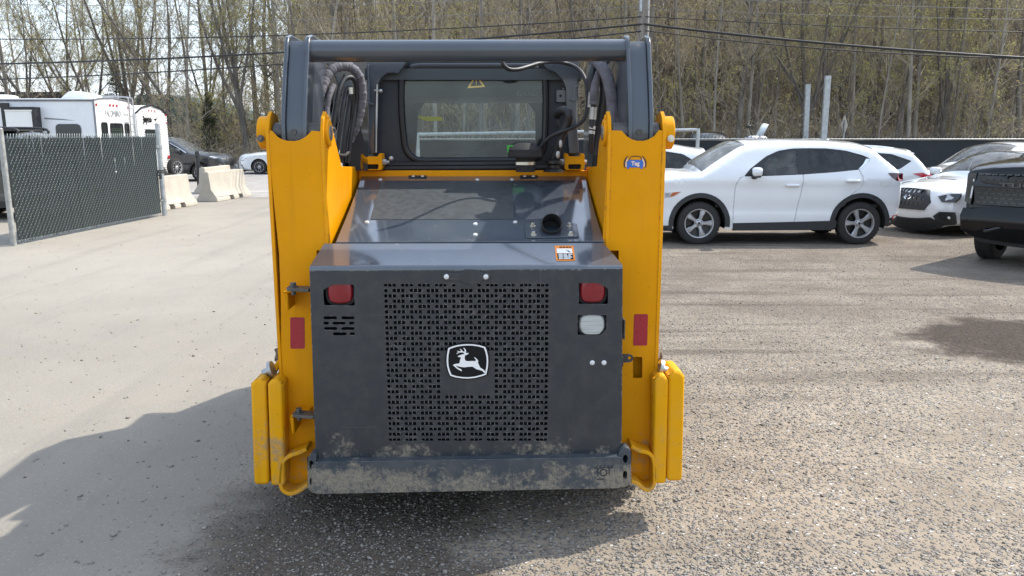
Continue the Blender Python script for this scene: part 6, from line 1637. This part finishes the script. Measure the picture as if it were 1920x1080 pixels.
# ------------------------------------------------------------------ building beyond the trees
gb_ = W(362, 240, 60); gbd = empty('green_roofed_house', (gb_.x, 60, 0)); tag(gbd, 'pale house with a dark green roof half hidden by the left trees', 'house')
mb = MB(); mb.box((-4.2, 0, 0), (4.4, 8, 2.65)); mb.build('wall', pm('pale_render', (.42, .40, .36), .9), gbd)
mb = MB(); mb.plate([(-5, 2.6), (5.2, 2.6), (-1.2, 4.6), (-3.6, 4.6)], -.6, 8.6, XZ); mb.build('roof', pm('green_roof', (.06, .13, .11), .6, var=.2), gbd)
for xx in (-3.6, .2, 3.4):
    mb = MB(); mb.box((xx, -.04, 1.0), (xx + 1.1, .0, 2.2)); f_ = mb.build('window', rvw, gbd); mb = MB(); mb.box((xx + .06, -.06, 1.06), (xx + 1.04, -.041, 2.14)); mb.build('pane', CM['solid'], f_)
hb2 = W(20, 215, 62); hs2 = empty('brown_house', (hb2.x, 62, 0)); tag(hs2, 'dark brown house end behind the long trailer at the picture edge', 'house')
mb = MB(); mb.box((-5, 0, 0), (5, 7, 3.2)); mb.build('wall', pm('brown_boarding', (.10, .075, .055), .85), hs2)
mb = MB(); mb.plate([(-5.6, 3.1), (5.6, 3.1), (4.4, 4.9), (-4.4, 4.9)], -.5, 7.5, XZ); mb.build('roof', pm('brown_roof', (.06, .05, .045), .8), hs2)

# ------------------------------------------------------------------ trees
bark = pm('tree_bark', (.165, .145, .12), .92, var=.40, scale=2.2, stretch=(3, 3, .5), bmp=(18, .6, .02))
bark2 = pm('pale_tree_bark', (.26, .235, .195), .92, var=.35, scale=2.0, stretch=(3, 3, .5), bmp=(18, .6, .02))
bark_d = pm('dark_tree_bark', (.12, .104, .086), .92, var=.4, scale=2.2, stretch=(3, 3, .5), bmp=(18, .6, .02))
twig_d = pm('dark_tree_twig', (.20, .17, .135), .9, var=.3, scale=.8)
twig_m = pm('tree_twig', (.335, .285, .22), .9, var=.3, scale=.8)
def leaf_mat(name, a, b):
    m, nt, bs, tc = nodes(name)
    g = nt.nodes.new('ShaderNodeNewGeometry'); oi = nt.nodes.new('ShaderNodeObjectInfo')
    f_ = mathn(nt, 'FRACT', mathn(nt, 'ADD', g.outputs['Random Per Island'], oi.outputs['Random']))
    c = mixc(nt, f_, a, b)
    nt.links.new(c, bs.inputs['Base Color']); bs.inputs['Roughness'].default_value = .6
    out = nt.nodes['Material Output']; t = nt.nodes.new('ShaderNodeBsdfTranslucent'); nt.links.new(c, t.inputs[0])
    mx = nt.nodes.new('ShaderNodeMixShader'); mx.inputs[0].default_value = .45
    nt.links.new(bs.outputs[0], mx.inputs[1]); nt.links.new(t.outputs[0], mx.inputs[2]); nt.links.new(mx.outputs[0], out.inputs[0])
    return m
leaf_a = leaf_mat('spring_leaf', (.32, .32, .09), (.48, .45, .17))
leaf_b = leaf_mat('dry_yellow_leaf', (.33, .26, .13), (.43, .38, .20))
needle = leaf_mat('evergreen_needle', (.018, .035, .016), (.045, .065, .028))

def tree_meshes(seed, H, r0, style, leaf, nleaf=2.2, lsize=.06, bk=None, tw=None):
    rn = random.Random(seed); tk_, cr_ = MB(), MB()
    up = Vector((0, 0, 1))
    def vrand(): return Vector((rn.uniform(-1, 1), rn.uniform(-1, 1), rn.uniform(-1, 1)))
    def path(p, d, L_, k, jit, rise):
        P = [p.copy()]; d = d.normalized()
        for i in range(k):
            d = (d + vrand() * jit + up * rise).normalized(); p = p + d * (L_ / k); P.append(p.copy())
        return P
    def at(P, t):
        x = t * (len(P) - 1); i = min(len(P) - 2, int(x)); return P[i].lerp(P[i + 1], x - i), (P[i + 1] - P[i]).normalized()
    def out(d, ang):
        a = d.orthogonal().normalized(); a.rotate(Matrix.Rotation(rn.uniform(0, 6.283), 3, d)); return d * math.cos(ang) + a * math.sin(ang)
    def leaves(P):
        n = int(nleaf) + (rn.random() < nleaf % 1)
        for _ in range(n):
            p, d = at(P, rn.uniform(.2, 1)); p = p + vrand() * .05
            a = vrand().normalized(); b = a.orthogonal().normalized(); s_ = lsize * rn.uniform(.5, 1.3)
            cr_.add([p, p + a * s_ + b * s_ * .45, p + a * s_ * 2, p + a * s_ - b * s_ * .45], [(0, 1, 2, 3)], 1)
    def twig(p, d, L_, r):
        P = path(p, d, L_, 3, .25, .06); cr_.tube(P, [r, r * .8, r * .6, r * .3], 3, 0, cap=False); leaves(P)
    def branch(p, d, L_, r, lev, nb):
        P = path(p, d, L_, 6, .14, .09)
        (tk_ if lev == 0 and r > .035 else cr_).tube(P, [r * (1 - .85 * i / 6) for i in range(7)], 5 if lev == 0 else 4, 0, cap=False)
        for i in range(nb[0]):
            t = rn.uniform(.15, 1); q, e = at(P, t)
            l2_ = L_ * rn.uniform(.28, .55) * (1.15 - .5 * t)
            if len(nb) > 1: branch(q, out(e, R(rn.uniform(25, 60))), l2_, max(.007, r * .42 * (1.1 - .5 * t)), lev + 1, nb[1:])
            else: twig(q, out(e, R(rn.uniform(20, 65))), l2_, max(.0055, r * .5))
    if style == 'tall':
        P = path(Vector((0, 0, -.2)), Vector((rn.uniform(-.05, .05), rn.uniform(-.05, .05), 1)), H, 14, .045, .03)
        tk_.tube(P, [r0 * (1.25 if i == 0 else 1 - .8 * i / 14) for i in range(15)], 8, 0, cap=False)
        for i in range(30):
            t = rn.uniform(.10, .98) ** .9; q, e = at(P, t)
            branch(q, out(e, R(rn.uniform(35, 65))), H * rn.uniform(.10, .22) * (1.1 - .45 * t), r0 * rn.uniform(.16, .34) * (1.1 - .6 * t), 0, (6, 5))
    elif style == 'spread':
        h0 = H * rn.uniform(.20, .32)
        P = path(Vector((0, 0, -.2)), Vector((rn.uniform(-.06, .06), rn.uniform(-.06, .06), 1)), h0, 6, .04, .02)
        tk_.tube(P, [r0 * (1.3 if i == 0 else 1.05 - .2 * i / 6) for i in range(7)], 9, 0, cap=False)
        for k in range(rn.choice((4, 5, 6))):
            e = out((P[-1] - P[-2]).normalized(), R(rn.uniform(8, 34)))
            Q = path(P[-1 - (k % 3)] , e, (H - h0) * rn.uniform(.7, 1), 12, .075, .05)
            r1 = r0 * rn.uniform(.42, .68)
            tk_.tube(Q, [r1 * (1 - .85 * i / 12) for i in range(13)], 6, 0, cap=False)
            for i in range(13):
                t = rn.uniform(.12, .98); q, d = at(Q, t)
                branch(q, out(d, R(rn.uniform(25, 60))), H * rn.uniform(.10, .24) * (1.1 - .4 * t), r1 * rn.uniform(.20, .36) * (1.1 - .6 * t), 0, (8, 7))
    elif style == 'sapling':
        for k in range(rn.choice((2, 3, 4))):
            P = path(Vector((rn.uniform(-.2, .2), rn.uniform(-.2, .2), -.1)), Vector((rn.uniform(-.25, .25), rn.uniform(-.25, .25), 1)), H * rn.uniform(.6, 1), 8, .09, .03)
            tk_.tube(P, [r0 * (1 - .8 * i / 8) for i in range(9)], 5, 0, cap=False)
            for i in range(12):
                q, d = at(P, rn.uniform(.15, 1)); branch(q, out(d, R(rn.uniform(30, 70))), H * rn.uniform(.12, .3), r0 * .4, 1, (6,))
    elif style == 'conifer':
        P = path(Vector((0, 0, -.1)), Vector((0, 0, 1)), H, 6, .02, .02); tk_.tube(P, [r0 * (1 - .9 * i / 6) for i in range(7)], 7, 0, cap=False)
        for i in range(260):
            t = rn.uniform(.06, 1); q, d = at(P, t); L_ = H * .26 * (1.04 - t) * rn.uniform(.6, 1.15)
            e = Vector((math.cos(i * 2.4), math.sin(i * 2.4), rn.uniform(-.15, .35))).normalized(); Q = path(q, e, L_, 4, .12, .02)
            cr_.tube(Q, [.012, .01, .008, .006, .004], 3, 0, cap=False)
            for _ in range(26):
                p, dd = at(Q, rn.uniform(.1, 1)); a = (dd + vrand() * .9).normalized(); b = a.orthogonal().normalized(); s_ = rn.uniform(.05, .13)
                cr_.add([p, p + a * s_ + b * s_ * .16, p + a * s_ * 2, p + a * s_ - b * s_ * .16], [(0, 1, 2, 3)], 1)
    return tk_.mesh('trunk', bk or bark, 60, fix=False), cr_.mesh('crown', [tw or twig_m, leaf], 60, fix=False)
def plant(name, meshes, loc, rz, sc, label, cat='tree', group=None, tilt=(0, 0)):
    r = empty(name, loc, rz); r.scale = (sc[0], sc[0], sc[1]); r.rotation_euler = (tilt[0], tilt[1], rz); tag(r, label, cat, group)
    for n_, m_ in zip(('trunk', 'crown'), meshes):
        o = bpy.data.objects.new(n_, m_); COL.objects.link(o); o.parent = r
    return r
TALL = [tree_meshes(10 + i, 16 + i % 3, (.09, .13, .17, .11, .15)[i], 'tall', leaf_a if i % 2 else leaf_b, 1.8, .055, bark if i % 3 else bark2) for i in range(5)]
SPREAD = [tree_meshes(40 + i, 15, .165, 'spread', leaf_a, 1.2 + .3 * i, .045, bark_d, twig_d) for i in range(4)]
SAP = [tree_meshes(70 + i, 5.5, .035, 'sapling', leaf_b if i % 2 else leaf_a, 3.0, .055) for i in range(3)]
CONE = [tree_meshes(90 + i, 5.5, .10, 'conifer', needle) for i in range(2)]
rn = random.Random(5)
# trees one can point at, left of the loader and through the gap
for k, (px, Y, v, s, h, lab) in enumerate((
    (250, 46, 1, 1.0, 1.05, 'thick forked tree rising behind the trailer ladder'),
    (322, 44, 0, .95, 1.0, 'many-limbed tree spreading above the ribbed trailer corner'),
    (462, 44, 2, 1.15, 1.1, 'stout tree with yellow-green buds behind the white saloon'),
    (180, 52, 3, 1.0, 1.0, 'dark forked tree behind the trailer air conditioner'),
    (60, 50, 0, 1.0, 1.05, 'spreading tree above the long trailer roof at the picture edge'),
    (-30, 47, 2, 1.1, 1.0, 'tree reaching in from the picture edge above the dark four-wheel drive'),
    (130, 58, 1, 1.0, 1.0, 'pale-twigged tree behind the trailer roof vent'),
    (395, 54, 3, .9, 1.05, 'slim-limbed tree behind the charcoal SUV bonnet'))):
    g = W(px, 260, Y); plant('forked_tree', SPREAD[v], (g.x, Y, bank_z(g.x, Y)), rn.uniform(0, 6.3), (s, h), lab, group='trees by the road on the left')
for px, Y, v, s, lab in ((354, 43.5, 0, .9, 'straight slender tree right behind the charcoal SUV'), (523, 45, 3, 1.1, 'straight trunk just left of the loader lift arm'), (287, 50, 2, .9, 'thin straight tree between trailer ladder and ribbed trailer'), (420, 49, 1, .8, 'thin straight tree over the gap between the two road cars'), (25, 44, 4, .8, 'thin bare pole-like tree above the long trailer')):
    g = W(px, 260, Y); plant('slender_tree', TALL[v], (g.x, Y, bank_z(g.x, Y)), rn.uniform(0, 6.3), (s, 1), lab, group='trees by the road on the left')
for px, Y, v, s, lab in ((226, 50, 0, .85, 'small dark evergreen above the trailer between two trunks'), (392, 46, 1, .75, 'dark evergreen bush-like tree behind the charcoal SUV bonnet')):
    g = W(px, 260, Y); plant('evergreen_tree', CONE[v], (g.x, Y, bank_z(g.x, Y) + (1.6 if px < 300 else 0)), rn.uniform(0, 6.3), (s, s), lab, group='evergreens on the left')
g = W(1405, 250, 43); plant('pale_tree', TALL[3], (g.x, 43, bank_z(g.x, 43)), 1.0, (1.15, 1), 'pale-barked tree in front of the wood, above the motorcycle', group='trees at the edge of the wood')
g = W(1505, 250, 42.5); plant('forked_tree', SPREAD[1], (g.x, 42.5, bank_z(g.x, 42.5)), 2.2, (.95, 1), 'dark forked tree at the wood edge behind the two steel posts', group='trees at the edge of the wood')
g = W(1770, 250, 43); plant('forked_tree', SPREAD[3], (g.x, 43, bank_z(g.x, 43)), 4.0, (.9, 1), 'dark forked tree at the wood edge above the parked sedan', group='trees at the edge of the wood')
# the wood
spots = []
tries = 0
while len(spots) < 225 and tries < 20000:
    tries += 1
    Y = 42 + 26 * rn.random() ** 1.2; px = rn.uniform(520, 2020)
    if rn.random() < .04: px = rn.uniform(-60, 520); Y = rn.uniform(52, 70)
    X = (px - 960) / FOC * Y * .982
    if all((X - a) ** 2 + (Y - b) ** 2 > 1.5 for a, b in spots): spots.append((X, Y))
for X, Y in spots:
    v = rn.randrange(5)
    k = rn.uniform(.62, 1.2); th = (.09, .13, .17, .11, .15)[v] * k; pxx = 960 + X / (Y * .982) * FOC
    zone = next(z for lim, z in ((260, 'behind the long trailer'), (520, 'behind the two cars on the far road'), (690, 'over the loader left arm and hoses'), (1030, 'behind the cab window and cross tube'), (1225, 'between cab and utility pole'), (1420, 'above the hatchback and the motorcycle'), (1620, 'behind the two bare steel posts'), (1790, 'above the sedan and suv tails'), (9999, 'above the black pickup')) if pxx < lim)
    lab = ('thin' if th < .095 else 'stout' if th > .15 else 'slender') + (' pale-barked' if v in (0, 3) else ' dark-barked') + (' tree at the front of the wood ' if Y < 48 else ' tree midway into the wood ' if Y < 57 else ' tree deep in the wood ') + zone
    plant('forest_tree', TALL[v], (X, Y, bank_z(X, Y)), rn.uniform(0, 6.3), (k, rn.uniform(.85, 1.1)), lab, group='trees of the wood', tilt=(rn.uniform(-.05, .05), rn.uniform(-.05, .05)))
for i in range(70):
    Y = rn.uniform(41.5, 56); px = rn.uniform(300, 2000) if i % 4 else rn.uniform(300, 560); X = (px - 960) / FOC * Y * .982
    zone = next(z for lim, z in ((520, 'behind the two cars on the far road'), (1030, 'behind the loader'), (1225, 'between cab and utility pole'), (1420, 'above the hatchback and the motorcycle'), (1620, 'behind the two bare steel posts'), (1790, 'above the sedan and suv tails'), (9999, 'above the black pickup')) if px < lim)
    hs = rn.uniform(.5, 1.25); sv = rn.randrange(3)
    plant('sapling', SAP[sv], (X, Y, bank_z(X, Y)), rn.uniform(0, 6.3), (rn.uniform(.7, 1.3), hs), ('low' if hs < .8 else 'tall') + (' yellow-brown' if sv == 1 else ' yellow-green') + (' sapling near the wood edge ' if Y < 48 else ' sapling deeper among the trunks ') + zone, cat='sapling', group='saplings of the wood')
# far depth of the wood and the brush on its floor: slivers nobody could count
def slivers(name, n, fpos, length, width, vert, mats, leaf_share):
    p = fpos(n); d = rg.normal(0, 1, (n, 3)); d[:, 2] = np.abs(d[:, 2]) * vert + .05; d /= np.linalg.norm(d, axis=1)[:, None]
    L_ = length * rg.lognormal(0, .5, n); w = width * rg.uniform(.5, 1.4, n)
    isl = rg.uniform(0, 1, n) < leaf_share
    L_[isl] = rg.uniform(.08, .16, isl.sum()); w[isl] = rg.uniform(.05, .09, isl.sum())
    side = np.cross(d, rg.normal(0, 1, (n, 3))); side /= np.linalg.norm(side, axis=1)[:, None] + 1e-9
    a = p - side * w[:, None] / 2; b = p + side * w[:, None] / 2; c = p + d * L_[:, None]
    V = np.stack([a, b, c], 1)
    me = bpy.data.meshes.new(name); me.vertices.add(n * 3); me.vertices.foreach_set('co', V.reshape(-1).astype(np.float32))
    me.loops.add(n * 3); me.loops.foreach_set('vertex_index', np.arange(n * 3, dtype=np.int32)); me.polygons.add(n); me.polygons.foreach_set('loop_start', np.arange(0, n * 3, 3, dtype=np.int32))
    for m_ in mats: me.materials.append(m_)
    me.polygons.foreach_set('material_index', isl.astype(np.int32)); me.update(calc_edges=True)
    o = bpy.data.objects.new(name, me); COL.objects.link(o); tag(o, kind='stuff'); return o
bzv = np.vectorize(bank_z)
def pos_far(n):
    Y = rg.uniform(64, 100, n); left = rg.uniform(0, 1, n) < .015
    t = np.where(left, rg.uniform(-.70, -.22, n), rg.uniform(-.26, .72, n)); X = t * Y
    return np.stack([X, Y, bzv(X, Y) + 11 * rg.uniform(0, 1, n) ** 1.2 * np.where(left, .55, 1)], 1)
slivers('far_wood', 170000, pos_far, 1.3, .050, 2.2, [twig_m, leaf_b], .22)
def pos_stem(n):
    Y = rg.uniform(64, 100, n); X = rg.uniform(-.26, .72, n) * Y
    return np.stack([X, Y, bzv(X, Y)], 1)
slivers('far_trunks', 3500, pos_stem, 13, .34, 14, [bark, bark], 0)
def pos_brush(n):
    Y = 41 + 22 * rg.uniform(0, 1, n) ** 1.3; t = np.where(rg.uniform(0, 1, n) < .3, rg.uniform(-.70, -.2, n), rg.uniform(-.25, .72, n)); X = t * Y
    h = 2.2 + 1.2 * np.sin(X * .5) + .8 * np.sin(X * 1.3 + Y)
    return np.stack([X, Y, bzv(X, Y) + np.clip(h, .5, 4) * rg.uniform(0, 1, n) ** 1.5], 1)
slivers('undergrowth', 120000, pos_brush, .55, .020, 1.1, [twig_m, leaf_b], .28)
